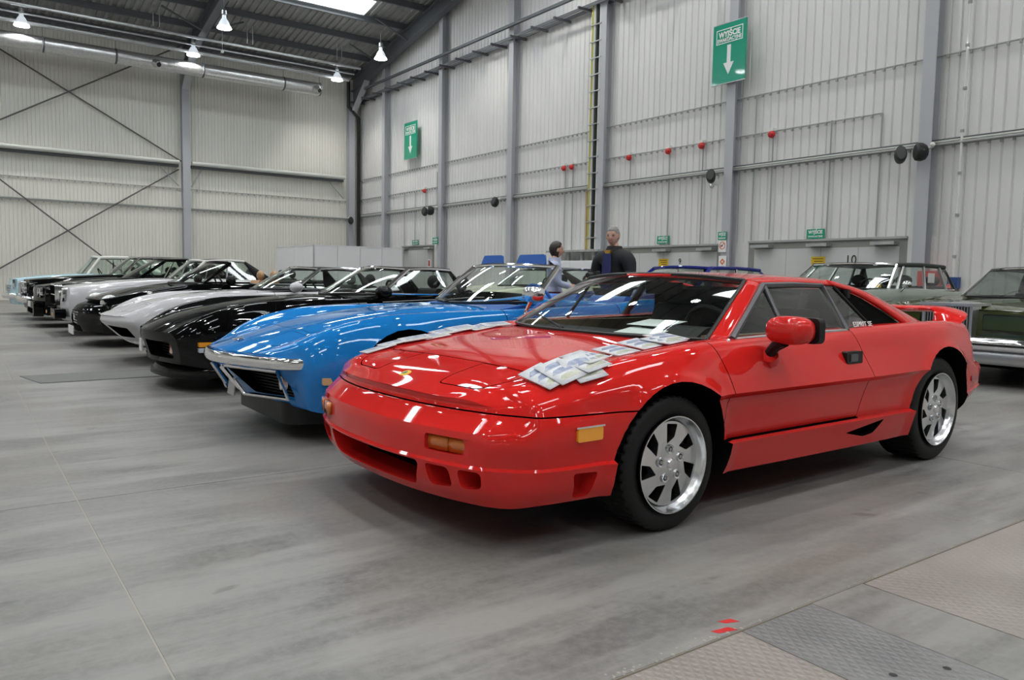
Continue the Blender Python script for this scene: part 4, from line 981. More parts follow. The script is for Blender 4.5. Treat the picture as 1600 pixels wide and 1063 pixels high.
def interior(root, x0, x1, yh, zb, seatmat='inner', dash='inner', rows=1, wheel_y=-.36, hr=True):
    MB().prism(roundpoly([(x0-.25, zb-.03), (x0+.05, zb+.01), (x0+.22, zb-.04), (x0+.16, zb-.28)], .03, 3), 'y', -yh, yh).build('dashboard', MT[dash], root, 30)
    w_ = MB().tube([(0, .18*math.cos(t), .18*math.sin(t)) for t in np.linspace(0, 2*math.pi, 21)[:-1]], .013, 6, True).tube([(0, -.17, 0), (0, .17, 0)], .015, 6).tube([(0, 0, 0), (-.22, 0, -.02)], .025, 6)
    st = w_.build('steering_wheel', MT[dash], root); st.location = (x0+.40, wheel_y, zb+.0); st.rotation_euler = (0, -.45, 0)
    for k in range(rows):
        xs = x0+.62+k*.85
        for s in (-1, 1):
            y = s*yh*.52
            MB().prism(roundpoly([(xs, zb-.42), (xs-.05, zb-.32), (xs+.42, zb-.36), (xs+.42, zb-.46)], .03, 3), 'y', y-.23, y+.23).build('seat_cushion', MT[seatmat], root, 30)
            MB().prism(roundpoly([(xs+.36, zb-.38), (xs+.52, zb-.40), (xs+.66, zb+.06), (xs+.56, zb+.08)], .04, 3), 'y', y-.22, y+.22).build('seat_back', MT[seatmat], root, 30)
            if hr: MB().sphere((xs+.64, y, zb+.15), (.055, .13, .085), 14, 8).build('headrest', MT[seatmat], root, 60)
def shell(root, lines, S, paint, wheels, cab, m=3, warp=None, **kw):
    V, Fc = loft(lines, S, m, warp=warp, **kw); b = mesh('body', V, Fc, None, None, 30, None, [MT[paint], MT['dark']])
    boolop(b, cutter(wells(MB(), wheels, .45, 1.3, 28)), smooth=30)
    x0, x1, yh, z0 = cab; boolop(b, cutter(MB().prism(roundpoly([(x0, -yh*.9), (x0, yh*.9), (x0+.25, yh), (x1, yh), (x1, -yh), (x0+.25, -yh)], .05, 2), 'z', z0, 1.4)), smooth=30)
    b.parent = root; return b
def plumb(name, label, X, Y, rz=0, group='show cars in the row'):
    r = empty(name); PEND.append((r, (X, Y, 0), rz)); tag(r, label, 'car', group); return r

# --- long-nosed fibreglass sports cars -----------------------------------
def vette_lines(kind):
    if kind == 'chrome':
        f = dict(bc=(.30, .20), be=(.50, .28, .20), mid=(.60, .40, .10), wid=(.66, .50, .02), cr=(.60, .575, .0), va=(.4, .585, -.0), ce=(.588, -.0))
    elif kind == 'lip':
        f = dict(bc=(.26, .10), be=(.66, .27, .06), mid=(.69, .38, .03), wid=(.70, .49, .0), cr=(.66, .53, .0), va=(.42, .54, 0), ce=(.545, 0))
    else:
        f = dict(bc=(.26, .26), be=(.56, .29, .22), mid=(.66, .40, .10), wid=(.70, .51, .0), cr=(.64, .56, .01), va=(.42, .575, 0), ce=(.58, 0))
    return [
     (0, [(0, 0, *f['bc']), (.5, 0, .20), (1.5, 0, .17), (3.6, 0, .18), (4.6, 0, .34, -.1)]),
     (1, [(0, *f['be']), (.3, .74, .235, .03), (.6, .80, .21), (1.4, .79, .18), (2.3, .77, .18), (3.0, .80, .18), (3.5, .84, .2), (4.2, .80, .30), (4.6, .66, .38, -.06)]),
     (0, [(0, *f['mid']), (.3, .795, .40), (.6, .85, .40), (1.0, .875, .40), (1.6, .81, .38), (2.3, .79, .38), (3.0, .835, .38), (3.5, .885, .42), (4.2, .84, .46), (4.6, .70, .5)]),
     (0, [(0, *f['wid']), (.3, .80, .54), (.6, .855, .56), (1.0, .885, .57), (1.6, .825, .57), (2.3, .805, .58), (3.0, .85, .6), (3.5, .895, .62), (4.2, .85, .64), (4.6, .70, .62)]),
     (0, [(0, *f['cr']), (.3, .715, .675), (.6, .745, .775), (.95, .755, .835), (1.25, .745, .845), (1.7, .745, .85), (2.2, .75, .86), (2.8, .77, .885), (3.4, .78, .935), (4.0, .74, .90), (4.6, .60, .76, -.04)]),
     (0, [(0, *f['va']), (.3, .52, .652), (.6, .53, .728), (.95, .53, .778), (1.25, .53, .805), (1.7, .54, .842), (2.2, .55, .85), (2.8, .55, .86), (3.4, .55, .885), (4.0, .5, .875), (4.6, .4, .77, -.04)]),
     (0, [(0, .17, lerp(f['va'][1], f['ce'][0], .7), 0), (.3, .22, .672), (.6, .27, .752), (.95, .30, .812), (1.25, .32, .845), (1.7, .33, .875), (2.2, .3, .865), (2.8, .3, .87), (3.4, .3, .89), (4.0, .3, .88), (4.6, .2, .77, -.03)]),
     (0, [(0, 0, *f['ce']), (.3, 0, .678), (.6, 0, .758), (.95, 0, .82), (1.25, 0, .852), (1.7, 0, .88), (2.2, 0, .868), (2.8, 0, .872), (3.4, 0, .89), (4.0, 0, .88), (4.6, 0, .77, -.03)])]
VS = np.r_[np.linspace(0, .3, 9), np.linspace(.35, 4.45, 66), np.linspace(4.5, 4.6, 3)]
def vette(kind, paint, name, label, X, Y, rz, open_top, imat):
    root = plumb(name, label, X, Y, rz); W = [(1.02, .345, .40), (3.51, .335, .375)]
    body = shell(root, vette_lines(kind), VS, paint, W, (1.95, 3.0, .66, .3), [2, 3, 4, 5, 5, 5, 5], arch_flare([(1.02, .335, .375), (3.51, .335, .375)], .012, .06, .68), bowF={'chrome': .26, 'lip': .14, 'soft': .22}[kind], bowR=.12, hw=.70, fallF=.55, capn=18, pF=1.8)
    bow = lambda y: {'chrome': .26, 'lip': .14, 'soft': .22}[kind]*(abs(y)/.70)**1.8
    wheelset(root, (1.02, 3.51), .335, .20, .225, .865, rimmat='steel')
    # bonnet panel
    hp = roundpoly([(.50, -.46), (.46, 0), (.50, .46), (1.2, .50), (1.72, .52), (1.78, 0), (1.72, -.52), (1.2, -.50)], .05, 3)
    bn = carve_panel(body, 'bonnet', MB().prism(inset(hp, -.002), 'z', .66, 1.2), MB().prism(inset(hp, .002), 'z', .65, 1.2), 30); bn.parent = root
    for s in (-1, 1):
        P = roundpoly([(.17, s*.26), (.44, s*.24), (.47, s*.60), (.32, s*.60)], .04, 3)
        c = carve_panel(body, 'headlamp_cover', MB().prism(inset(P, -.002), 'z', .56, 1.2), MB().prism(inset(P, .002), 'z', .555, 1.2), 30); c.parent = root
    dp = roundpoly([(1.82, 1.0), (1.85, .78), (1.87, .5), (1.83, .25), (2.85, .25), (2.95, .5), (2.93, 1.0)], .03, 3)
    d = carve_panel(body, 'door', MB().prism(inset(dp, -.003), 'y', -.70, -1.2), MB().prism(inset(dp, .003), 'y', -.69, -1.2), 30); d.parent = root
    MB().tube([(2.70, -.80, .78), (2.84, -.80, .785)], .014, 8).build('door_handle', MT['chrome'], d); MB().lathe([(0, -.012), (.022, -.010), (.026, 0)], 'y', (2.62, -.815, .70), 12).build('door_lock', MT['chrome'], d)
    if kind == 'chrome':
        bp = curve([(bow(.74)+.17, -.79, .535), (bow(.66)-.0, -.68, .535), (bow(.45)-.02, -.45, .54), (bow(.2)-.028, -.2, .545), (-.03, 0, .545), (bow(.2)-.028, .2, .545), (bow(.45)-.02, .45, .54), (bow(.66), .68, .535), (bow(.74)+.17, .79, .535)], 41)
        MB().tube(bp, .022, 12, r2=.038).build('front_bumper', MT['chrome'], root, 60)
        boolop(body, cutter(MB().prism(roundpoly([(-.60, .48), (-.10, .48), (-.20, .305), (-.58, .305)], .02, 3), 'x', -.2, .34).prism(roundpoly([(.60, .48), (.10, .48), (.20, .305), (.58, .305)], .02, 3), 'x', -.2, .34)), smooth=30)
        for s in (-1, 1):
            fx = lambda y, z: bow(y)+.02+(.48-z)*.48
            P = [(fx(y, z)-.004, s*y, z) for y, z in ((.10, .485), (.205, .30), (.585, .30), (.605, .485))]
            f = MB().tube(P, .014, 8, True).build('grille_frame', MT['chrome'], root, 40)
            for k in range(7): z = .32+.022*k; MB().tube([(fx(.3, z)+.10, s*.15, z), (fx(.58, z)+.06, s*.58, z)], .006, 4).build('grille_bar', MT['trim'], f)
            MB().prism(roundpoly([(.42, .455), (.54, .45), (.54, .405), (.42, .41)], .008, 2), 'y', s*.80, s*.838).build('side_marker', MT['cream_lens'], root, 20)
            MB().lathe([(0, -.01), (.045, 0), (.05, .03)], 'x', (bow(.54)+.10, s*.53, .40), 14).build('parking_lamp', MT['lens'], root)
            MB().tube([(fx(0, .48)-.01, s*.11, .48), (fx(.16, .32)-.0, s*.17, .33)], .016, 6).build('bumper_bracket', MT['chrome'], root)
        o = MB().box(-.004, .004, -.075, .075, .27, .47).build('plate_bracket', MT['steel'], root, 0); o.location = (.07, 0, 0); o.rotation_euler = (0, .12, 0)
        MB().prism(roundpoly([(.30, -.52), (.30, .52), (.6, .62), (.6, -.62)], .1, 3), 'z', .12, .26).build('air_dam', MT['trim'], root, 30)
        e = MB().tube([(.135, -.05, .64), (.165, .0, .648), (.135, .05, .64)], .008, 5).tube([(.135, .05, .64), (.18, -.04, .652)], .008, 5).build('nose_emblem', MT['chrome'], root)
    elif kind == 'lip':
        boolop(body, cutter(MB().prism(roundpoly([(-.60, .465), (-.06, .465), (-.06, .315), (-.58, .315)], .03, 3), 'x', -.2, .30).prism(roundpoly([(.60, .465), (.06, .465), (.06, .315), (.58, .315)], .03, 3), 'x', -.2, .30)), smooth=30)
        for s in (-1, 1):
            for k in range(5): z = .33+.025*k; MB().tube([(.16, s*.08, z), (bow(.58)+.09, s*.57, z)], .006, 4).build('grille_bar', MT['trim'], root)
            MB().prism(roundpoly([(s*.47, .45), (s*.58, .45), (s*.58, .36), (s*.47, .36)], .01, 2), 'x', bow(.52)+.05, bow(.52)+.12).build('parking_lamp', MT['amberdk'], root, 20)
            P = roundpoly([(.30, .475), (.50, .475), (.50, .435), (.30, .435)], .006, 2); MB().prism(P, 'y', s*.79, s*.835).build('side_marker', MT['amber'], root, 20)
            P = roundpoly([(.30, .425), (.50, .425), (.50, .385), (.30, .385)], .006, 2); MB().prism(P, 'y', s*.79, s*.835).build('cornering_lamp', MT['lens'], root, 20)
        P = curve([(bow(.72)+.36, -.80, .15), (bow(.7)+.16, -.70, .13), (bow(.4)+.09, -.40, .13), (.08, 0, .13), (bow(.4)+.09, .40, .13), (bow(.7)+.16, .70, .13), (bow(.72)+.36, .80, .15)], 25)
        solidify(pane('chin_spoiler', P, [p+Vector((.05, 0, .12)) for p in P], MT['black'], root, 3), .02)
        MB().box(-.012, .0, -.06, .06, .33, .45).build('plate_recess', MT['plate'], root, 0).location = (.02, .18, 0)
    else:
        boolop(body, cutter(MB().prism(roundpoly([(-.54, .44), (-.14, .46), (-.14, .32), (-.48, .32)], .02, 3), 'x', -.2, .42).prism(roundpoly([(.54, .44), (.14, .46), (.14, .32), (.48, .32)], .02, 3), 'x', -.2, .42)), smooth=30)
        for s in (-1, 1): MB().prism(roundpoly([(.42, .46), (.54, .46), (.54, .42), (.42, .42)], .006, 2), 'y', s*.80, s*.838).build('side_marker', MT['amber'], root, 20)
    g = dict(base=(2.12, 1.80, .70, .905), zbc=.885, head=(2.50, 2.36, .585, 1.165, 1.185), frame='chrome', r=.018, rp=.024)
    if not open_top: g.update(roof=(3.02, .58, 1.165, 1.185), back=(3.30, .56, .905), backbow=.02, side_end=(3.10, .72, .90), roofmat='black' if paint == 'black' else 'canvas', sideglass='wglass', posts=(), rail=.018)
    else: g.update(head=(2.46, 2.33, .60, 1.185, 1.20), base=(2.15, 1.85, .70, .915), zbc=.89)
    greenhouse(root, g); interior(root, 2.08, 3.0, .62, .88, imat, imat if open_top else 'inner', hr=not open_top)
    if kind == 'chrome':
        # exterior mirror, open hardtop panels leaning behind the seats
        mo = empty('door_mirror', (2.02, -.80, .93), 0, root)
        b = MB().sphere((0, 0, 0), (1, 1, 1), 14, 8); b.V = [(math.copysign(abs(x)**.7, x)*.07, math.copysign(abs(y)**.6, y)*.085, math.copysign(abs(z)**.6, z)*.06) for x, y, z in b.V]
        bpy.data.objects.remove(mo); mi = b.build('door_mirror', MT['chrome'], root, 60); mi.location = (2.05, -.83, .975); MB().tube([(0, .03, -.05), (-.03, .05, -.12), (-.05, .04, -.17)], [.02, .012, .02], 8).build('mirror_stem', MT['chrome'], mi)
        for y, w_ in ((-.29, .40), (.27, .34)):
            sb = MB().prism(roundpoly([(y-w_/2, 0), (y+w_/2, 0), (y+w_/2-.03, .085), (y-w_/2+.03, .085)], .02, 3), 'x', 0, .015).build('sun_visor', MT['blueint'], root, 30); sb.location = (2.42, 0, 1.205); sb.rotation_euler = (0, .2, 0)
        MB().prism(roundpoly([(2.98, .80), (3.0, .90), (3.9, .92), (3.95, .86)], .03, 3), 'y', -.66, .66).build('tonneau', MT['blue'], root, 30)
    else:
        mi = MB().sphere((2.08, -.86, .93), (.085, .10, .065), 14, 8).build('door_mirror', MT['black' if paint == 'black' else paint], root, 60); MB().tube([(2.08, -.80, .91), (2.1, -.72, .88)], .025, 8).build('mirror_foot', MT['trim'], mi)
    for k in (-1, 1): MB().tube([(1.80, k*.05, .892), (1.86, k*.25-.2, .905), (1.95, k*.5-.2, .92)], .007, 5).build('wiper', MT['trim'], root)
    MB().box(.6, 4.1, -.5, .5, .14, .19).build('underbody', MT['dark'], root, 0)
    return root
BLUE = vette('chrome', 'blue', 'roadster', 'bright blue open roadster with chrome bumper beside the red coupe', 1.42, 5.38, 0, True, 'blueint')
BLK = vette('lip', 'black', 'sports_coupe', 'black long-nosed coupe with amber side markers behind the blue roadster', 1.45, 7.98, 0, False, 'inner')
SIL = vette('soft', 'silver', 'sports_coupe', 'silver long-nosed coupe with soft nose between two black cars', 1.42, 10.35, 0, False, 'inner')

# --- template for upright cars --------------------------------------------
def upright_lines(L, w_, zn, zc, zb, zd, tail, low=.24, rake=.04, round_=.10):
    """L length, w_ half width, zn nose height, zc cowl height, zb belt, zd deck, tail height"""
    return [
     (0, [(0, 0, low+.04, .06), (.6, 0, .2), (L-.6, 0, .22), (L, 0, low+.08, -.06)]),
     (1, [(0, w_*.90, low+.02, .04), (.4, w_*.95, low), (1.0, w_*.96, .22), (L-1.2, w_*.96, .22), (L-.4, w_*.94, low+.03), (L, w_*.88, low+.08, -.04)]),
     (0, [(0, w_*.94, .45, .0), (.4, w_*.985, .45), (1.2, w_, .46), (L-1.2, w_, .46), (L-.4, w_*.98, .48), (L, w_*.92, .5)]),
     (0, [(0, w_*.94, lerp(.45, zn, .65), rake*.4), (.4, w_*.985, lerp(.45, zn, .65)), (1.2, w_*.995, .68), (L-1.2, w_*.99, .70), (L-.4, w_*.97, .68), (L, w_*.92, .66)]),
     (0, [(0, w_*.88, zn-.02, rake), (.3, w_*.91, zn+.01), (1.0, w_*.92, lerp(zn, zb, .6)), (1.7, w_*.92, zb-.005), (L*.55, w_*.92, zb), (L-1.2, w_*.91, lerp(zb, zd, .7)), (L-.3, w_*.88, zd-.02), (L, w_*.85, tail, -.04)]),
     (0, [(0, w_*.6, zn+.0, rake), (.3, w_*.62, zn+.035), (1.0, w_*.62, lerp(zn, zc, .75)), (1.7, w_*.62, zc), (L*.55, w_*.6, zb), (L-1.2, w_*.6, zd), (L-.3, w_*.58, zd), (L, w_*.55, tail+.01, -.05)]),
     (0, [(0, 0, zn+.01, rake-.02), (.3, 0, zn+.05), (1.0, 0, lerp(zn, zc, .8)+.02), (1.7, 0, zc+.02), (L*.55, 0, zb), (L-1.2, 0, zd+.01), (L-.3, 0, zd+.01), (L, 0, tail+.02, -.05)])]
def uS(L): return np.r_[np.linspace(0, .3, 7), np.linspace(.36, L-.3, 54), np.linspace(L-.24, L, 5)]
def upright(name, label, X, Y, paint, L, w_, hs, wx, R, gh, seat='inner', bowF=.06, rz=0, cab=None, group='show cars in the row', low=.24, rake=.04, rim='chrome', rows=2, ww=False):
    zn, zc, zb, zd, tail = hs; root = plumb(name, label, X, Y, rz, group); W = [(x, R, R+.05) for x in wx]
    cab = cab or (gh['base'][0]-.1, gh.get('back', (L-1.5, 0, 0))[0]-.2, w_*.80, .32)
    body = shell(root, upright_lines(L, w_, zn, zc, zb, zd, tail, low, rake), uS(L), paint, W, cab, [2, 3, 3, 4, 5, 4], None, bowF=bowF, bowR=.06, hw=w_, fallF=.5, capn=14)
    wheelset(root, wx, R, R*.60, .2, w_*.975, rimmat=rim, style='cap', whitewall=ww)
    greenhouse(root, gh); interior(root, cab[0]+.05, cab[1], w_*.74, gh['base'][3]-.02, seat, rows=rows)
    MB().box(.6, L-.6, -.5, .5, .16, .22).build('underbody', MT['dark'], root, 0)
    return root, body
def bumper_bar(root, x, yh, z, h, bow, mat='chrome', wrap=.35, t=.03, name='front_bumper'):
    P = curve([(x+wrap, -yh-.02, z), (x+bow+.02, -yh, z), (x+bow*.4, -yh*.6, z), (x, 0, z), (x+bow*.4, yh*.6, z), (x+bow+.02, yh, z), (x+wrap, yh+.02, z)], 25)
    return MB().tube(P, t, 10, r2=h/2).build(name, MT[mat], root, 50)
def round_lamp(root, x, y, z, r, mat='lens', name='headlamp'):
    h = MB().lathe([(0, -.02), (r*.6, -.015), (r*.92, 0), (r, .02)], 'x', (x, y, z), 18).build(name, MT[mat], root)
    MB().lathe([(r*.95, -.005), (r*1.12, -.012), (r*1.15, .03)], 'x', (x, y, z), 18).build('lamp_bezel', MT['chrome'], h); return h
# black open-top car with oval lamps and tan headrests
g = dict(base=(1.68, 1.35, .70, .93), head=(2.12, 2.0, .58, 1.24, 1.26), frame='black', r=.025, rp=.03)
R5, b5 = upright('convertible', 'black convertible with oval headlamps, mesh grille and tan headrests', 1.40, 13.0, 'black', 4.75, .90, (.66, .90, .92, .92, .80), (.98, 3.55), .33, g, 'tan', .32, cab=(1.58, 3.4, .70, .35), low=.2, rake=.22, rows=1)
boolop(b5, cutter(MB().prism(roundpoly([(-.34, .52), (.34, .52), (.28, .30), (-.28, .30)], .08, 5), 'x', -.4, .14)), smooth=30)
mb = MB()
for k in range(13):
    y = -.30+.05*k; mb.tube([(.06, y, .31), (.05, y, .51)], .006, 4)
for k in range(5): mb.tube([(.055, -.32, .33+.04*k), (.055, .32, .33+.04*k)], .006, 4)
mb.build('grille_mesh', MT['chrome'], R5)
MB().lathe([(0, -.012), (.05, -.008), (.055, 0)], 'x', (.04, 0, .42), 16).build('grille_badge', MT['chrome'], R5)
MB().box(-.012, 0, -.26, .26, .17, .29).build('number_plate', MT['plate'], R5, 0)
for s in (-1, 1):
    h = MB().sphere((0, 0, 0), (.12, .06, .10), 16, 10).build('headlamp', MT['lens'], R5, 60); h.location = (.405, s*.655, .648); h.rotation_euler = (0, -.5, s*.35)
    MB().lathe([(0, -.02), (.05, 0), (.055, .04)], 'x', (.24, s*.55, .35), 14).build('fog_lamp', MT['lens'], R5)
    m_ = MB().sphere((2.02, s*.97, .98), (.07, .11, .075), 12, 8).build('door_mirror', MT['black'], R5, 60)
MB().prism(roundpoly([(3.3, .88), (3.25, .97), (3.9, 1.0), (4.0, .9)], .04, 3), 'y', -.66, .66).build('folded_hood', MT['canvas'], R5, 30)
# pale grey car with an upright black grille
g = dict(base=(1.95, 1.75, .68, .96), head=(2.30, 2.2, .58, 1.30, 1.32), frame='white', r=.022, rp=.026, roof=(3.0, .58, 1.31, 1.34), back=(3.55, .62, .96), roofmat='canvas', posts=(.55,), side_end=(3.2, .70, .96))
R6, b6 = upright('vintage_car', 'pale grey car with upright black grille beside the convertible', 1.45, 15.35, 'silver', 4.3, .85, (.80, .95, .96, .92, .78), (.85, 3.3), .33, g, bowF=.10)
gr = MB().prism(roundpoly([(-.30, .86), (.30, .86), (.33, .50), (-.33, .50)], .04, 3), 'x', -.06, .05).build('grille_shell', MT['chrome'], R6, 30)
for k in range(2): MB().box(-.075, -.055, -.28, .28, .53+.16*k, .67+.16*k).build('grille_opening', MT['dark'], gr, 0)
for s in (-1, 1):
    round_lamp(R6, .03, s*.55, .68, .10); MB().prism(roundpoly([(s*.2, .46), (s*.84, .46), (s*.84, .30), (s*.2, .30)], .05, 3), 'x', -.12, .04).build('bumper_half', MT['black'], R6, 30); MB().sphere((-.10, s*.5, .36), (.03, .06, .05), 10, 6).build('fog_lamp', MT['amber'], R6, 60)
# black saloon with chin spoiler
g = dict(base=(1.75, 1.55, .70, .95), head=(2.30, 2.2, .58, 1.33, 1.35), frame='black', r=.022, rp=.03, roof=(3.1, .58, 1.33, 1.36), back=(3.65, .64, .98), roofmat='black', posts=(.5,), side_end=(3.3, .70, .97))
R7, b7 = upright('black_coupe', 'plain black coupe with deep body-coloured bumper in the far half of the row', 1.27, 17.65, 'black', 4.5, .86, (.78, .93, .95, .95, .85), (.9, 3.5), .32, g, bowF=.14)
MB().prism(roundpoly([(-.80, .50), (.80, .50), (.78, .22), (-.78, .22)], .05, 3), 'x', -.06, .1).build('front_bumper', MT['black'], R7, 30); MB().box(-.07, -.055, -.45, .45, .27, .36).build('lower_intake', MT['dark'], R7, 0); MB().box(-.075, -.06, -.26, .26, .38, .48).build('number_plate', MT['plate'], R7, 0)
for s in (-1, 1): round_lamp(R7, .07, s*.62, .66, .085); round_lamp(R7, .05, s*.42, .66, .075)
# black chrome-grilled saloon
g = dict(base=(1.85, 1.65, .74, 1.0), head=(2.25, 2.15, .62, 1.40, 1.42), frame='chrome', r=.022, rp=.026, roof=(3.3, .62, 1.40, 1.43), back=(3.9, .68, 1.0), roofmat='black', posts=(.5,), side_end=(3.5, .74, 1.0))
R8, b8 = upright('black_saloon', 'black saloon with rectangular chrome grille and chrome bumper near the end of the row', 1.25, 20.1, 'black', 4.8, .88, (.86, .98, 1.0, .96, .85), (.9, 3.6), .33, g, bowF=.05)
gr = MB().prism(roundpoly([(-.36, .84), (.36, .84), (.36, .52), (-.36, .52)], .03, 3), 'x', -.05, .05).build('grille_shell', MT['chrome'], R8, 30); MB().box(-.06, -.045, -.31, .31, .56, .80).build('grille_mesh', MT['steel'], gr, 0)
bumper_bar(R8, -.10, .84, .46, .14, .05)
for s in (-1, 1): round_lamp(R8, .0, s*.58, .70, .10)
# two-tone pale car at the end
g = dict(base=(1.65, 1.45, .66, 1.0), head=(1.95, 1.85, .56, 1.42, 1.45), frame='white', r=.03, rp=.034, roof=(2.9, .56, 1.42, 1.46), back=(3.5, .6, 1.0), roofmat='white', posts=(.5,), side_end=(3.2, .70, 1.0), railpaint=1, rail=.04)
R9, b9 = upright('two_tone_saloon', 'pale blue saloon with rounded white roof, last in the row by the end wall', 1.10, 22.6, 'paleblue', 4.4, .82, (.86, 1.0, 1.0, .95, .8), (.8, 3.2), .34, g, bowF=.16)
bumper_bar(R9, -.10, .78, .46, .13, .12); MB().prism(roundpoly([(-.4, .72), (.4, .72), (.36, .56), (-.36, .56)], .03, 3), 'x', -.03, .06).build('grille', MT['chrome'], R9, 30)
for s in (-1, 1): round_lamp(R9, .08, s*.60, .74, .10)

# --- second row -------------------------------------------------------------
g = dict(base=(2.05, 1.85, .82, .955), head=(2.62, 2.5, .70, 1.325, 1.345), frame='chrome', r=.02, rp=.022, roof=(3.7, .70, 1.32, 1.35), back=(4.2, .72, .98), roofmat='vinyl', posts=(), side_end=(3.75, .80, .97), sideglass='dglass')
R10, b10 = upright('luxury_coupe', 'dark olive green luxury coupe with tall chrome slatted grille', 9.12, 4.2, 'green', 5.45, 1.0, (.83, .93, .95, .93, .85), (1.0, 4.05), .36, g, bowF=.03, group='cars in the back row', rows=2)
gs = MB().prism(roundpoly([(-.27, .90), (.27, .90), (.27, .50), (-.27, .50)], .015, 2), 'x', -.11, .1).build('grille_shell', MT['satin'], R10, 30)
MB().box(-.115, -.105, -.235, .235, .53, .865).build('grille_backing', MT['dark'], gs, 0)
for k in range(16): y = -.225+.03*k; MB().box(-.135, -.112, y-.006, y+.006, .53, .865).build('grille_slat', MT['slat'], gs, 0)
MB().box(-.14, .3, -.285, .285, .875, .905).build('grille_cap', MT['satin'], gs, 0)
for s in (-1, 1):
    P = roundpoly([(s*.34, .79), (s*.86, .79), (s*.86, .62), (s*.34, .62)], .02, 3); d_ = MB().prism(P, 'x', .0, .06).build('headlamp_door', MT['green'], R10, 20); d_.location = (-.012, 0, 0)
    MB().tube([(-.016, s*.34, .79), (-.016, s*.86, .79), (-.016, s*.86, .62), (-.016, s*.34, .62)], .005, 4, True).build('door_outline', MT['trim'], R10)
    MB().tube([(.0, s*.965, .86), (.5, s*.965, .89)], .012, 5).build('wing_trim', MT['chrome'], R10)
bumper_bar(R10, -.20, .97, .475, .13, .05, t=.045); bumper_bar(R10, -.16, .96, .34, .16, .05, 'steel', t=.04, name='bumper_valance'); bumper_bar(R10, -.245, .95, .475, .025, .05, 'trim', t=.008, name='bumper_strip')
g = dict(base=(1.95, 1.80, .78, 1.03), head=(2.38, 2.28, .66, 1.375, 1.395), frame='chrome', r=.018, rp=.024, roof=(3.75, .66, 1.37, 1.40), back=(4.1, .70, 1.03), roofmat='vinyl', posts=(.12, .52, .86), postr=.022, postmat='steel', side_end=(3.85, .78, 1.03), rail=.032, railpaint=1)
R11, b11 = upright('saloon', 'grey-green four-door saloon with dark vinyl roof behind the red coupe', 8.5, 6.45, 'sage', 5.0, .93, (.86, 1.0, 1.03, .98, .88), (.95, 3.85), .34, g, bowF=.05, group='cars in the back row')
mi = MB().sphere((2.10, -.96, 1.10), (.045, .07, .055), 12, 8).build('door_mirror', MT['chrome'], R11, 60); MB().tube([(2.1, -.93, 1.06), (2.1, -.88, 1.0)], .012, 6).build('mirror_stem', MT['chrome'], mi)
bumper_bar(R11, -.1, .9, .48, .14, .05); MB().prism(roundpoly([(-.8, .74), (.8, .74), (.8, .58), (-.8, .58)], .02, 2), 'x', -.03, .05).build('grille', MT['chrome'], R11, 20)
for s in (-1, 1): round_lamp(R11, -.02, s*.65, .66, .085)
st = MB().box(3.05, 3.24, -.775, -.77, 1.13, 1.27).build('window_sticker', MT['plate'], R11, 0); st.rotation_euler = (0, 0, 0)
MB().box(2.02, 2.10, -.60, -.50, 1.05, 1.10).build('windscreen_sticker', MT['yellow'], R11, 0)
g = dict(base=(1.7, 1.5, .70, .97), head=(2.15, 2.05, .60, 1.30, 1.32), frame='navy', r=.025, rp=.03, roof=(3.4, .60, 1.29, 1.325), back=(4.0, .64, .97), roofmat='navy', posts=(.5,), side_end=(3.6, .72, .97), railpaint=1, rail=.03)
R12, b12 = upright('dark_blue_car', 'dark blue car almost hidden behind the red roof', 7.55, 8.75, 'navy', 4.5, .88, (.80, .95, .97, .93, .82), (.9, 3.5), .33, g, bowF=.08, group='cars in the back row')
g = dict(base=(1.75, 1.6, .72, .96), head=(2.15, 2.05, .62, 1.255, 1.275), frame='chrome', r=.02, rp=.022, roof=(3.15, .62, 1.25, 1.28), back=(3.9, .66, .97), roofmat='canvas', posts=(.62,), side_end=(3.55, .74, .97))
R13, b13 = upright('cream_coupe', 'pale cream-green coupe with black roof beside the standing woman', 6.3, 10.9, 'cream', 4.7, .90, (.82, .94, .96, .93, .82), (.95, 3.7), .34, g, bowF=.06, group='cars in the back row')
# ------------------------------------------------------------------ things on the red car
def photo_ray(px, py):
    """pixel of the photograph (with its slight barrel distortion) -> direction in the hall"""
    x, y = (px-800)/1237, (py-531.5)/1237; k = 1+.078*(x*x+y*y); return (_r*(x*k)-_u*(y*k)+_f).normalized()
for r_, loc_, rz_ in PEND: r_.location = loc_; r_.rotation_euler = (0, 0, rz_)
bpy.context.view_layer.update()
def world_bvh(objs):
    V, Fc = [], []
    for o in objs:
        b = len(V); M = o.matrix_world; V += [M @ v.co for v in o.data.vertices]; Fc += [[i+b for i in p.vertices] for p in o.data.polygons]
    return BVHTree.FromPolygons(V, Fc)
skin_objs = [o for o in bpy.data.objects if o.parent == RED and o.type == 'MESH' and o.name.split('.')[0] in ('body', 'bonnet', 'headlamp_cover')]
RB = world_bvh(skin_objs); CAMP = Vector((0, 0, HCAM))
def top(x, y):
    h = RB.ray_cast(Vector((x, y, 1.6)), Vector((0, 0, -1))); return h[0].z if h[0] and h[0].z > .56 else None
MT['print'] = noisy('brochure_print', (.62, .64, .7), (.8, .81, .84), (.3, .4), 40, 3)
MT['ink'] = noisy('brochure_ink', (.12, .16, .32), (.4, .44, .55), (.3, .4), 30, 4)
MT['inkg'] = noisy('brochure_ink_green', (.32, .34, .24), (.55, .56, .5), (.3, .4), 30, 4)
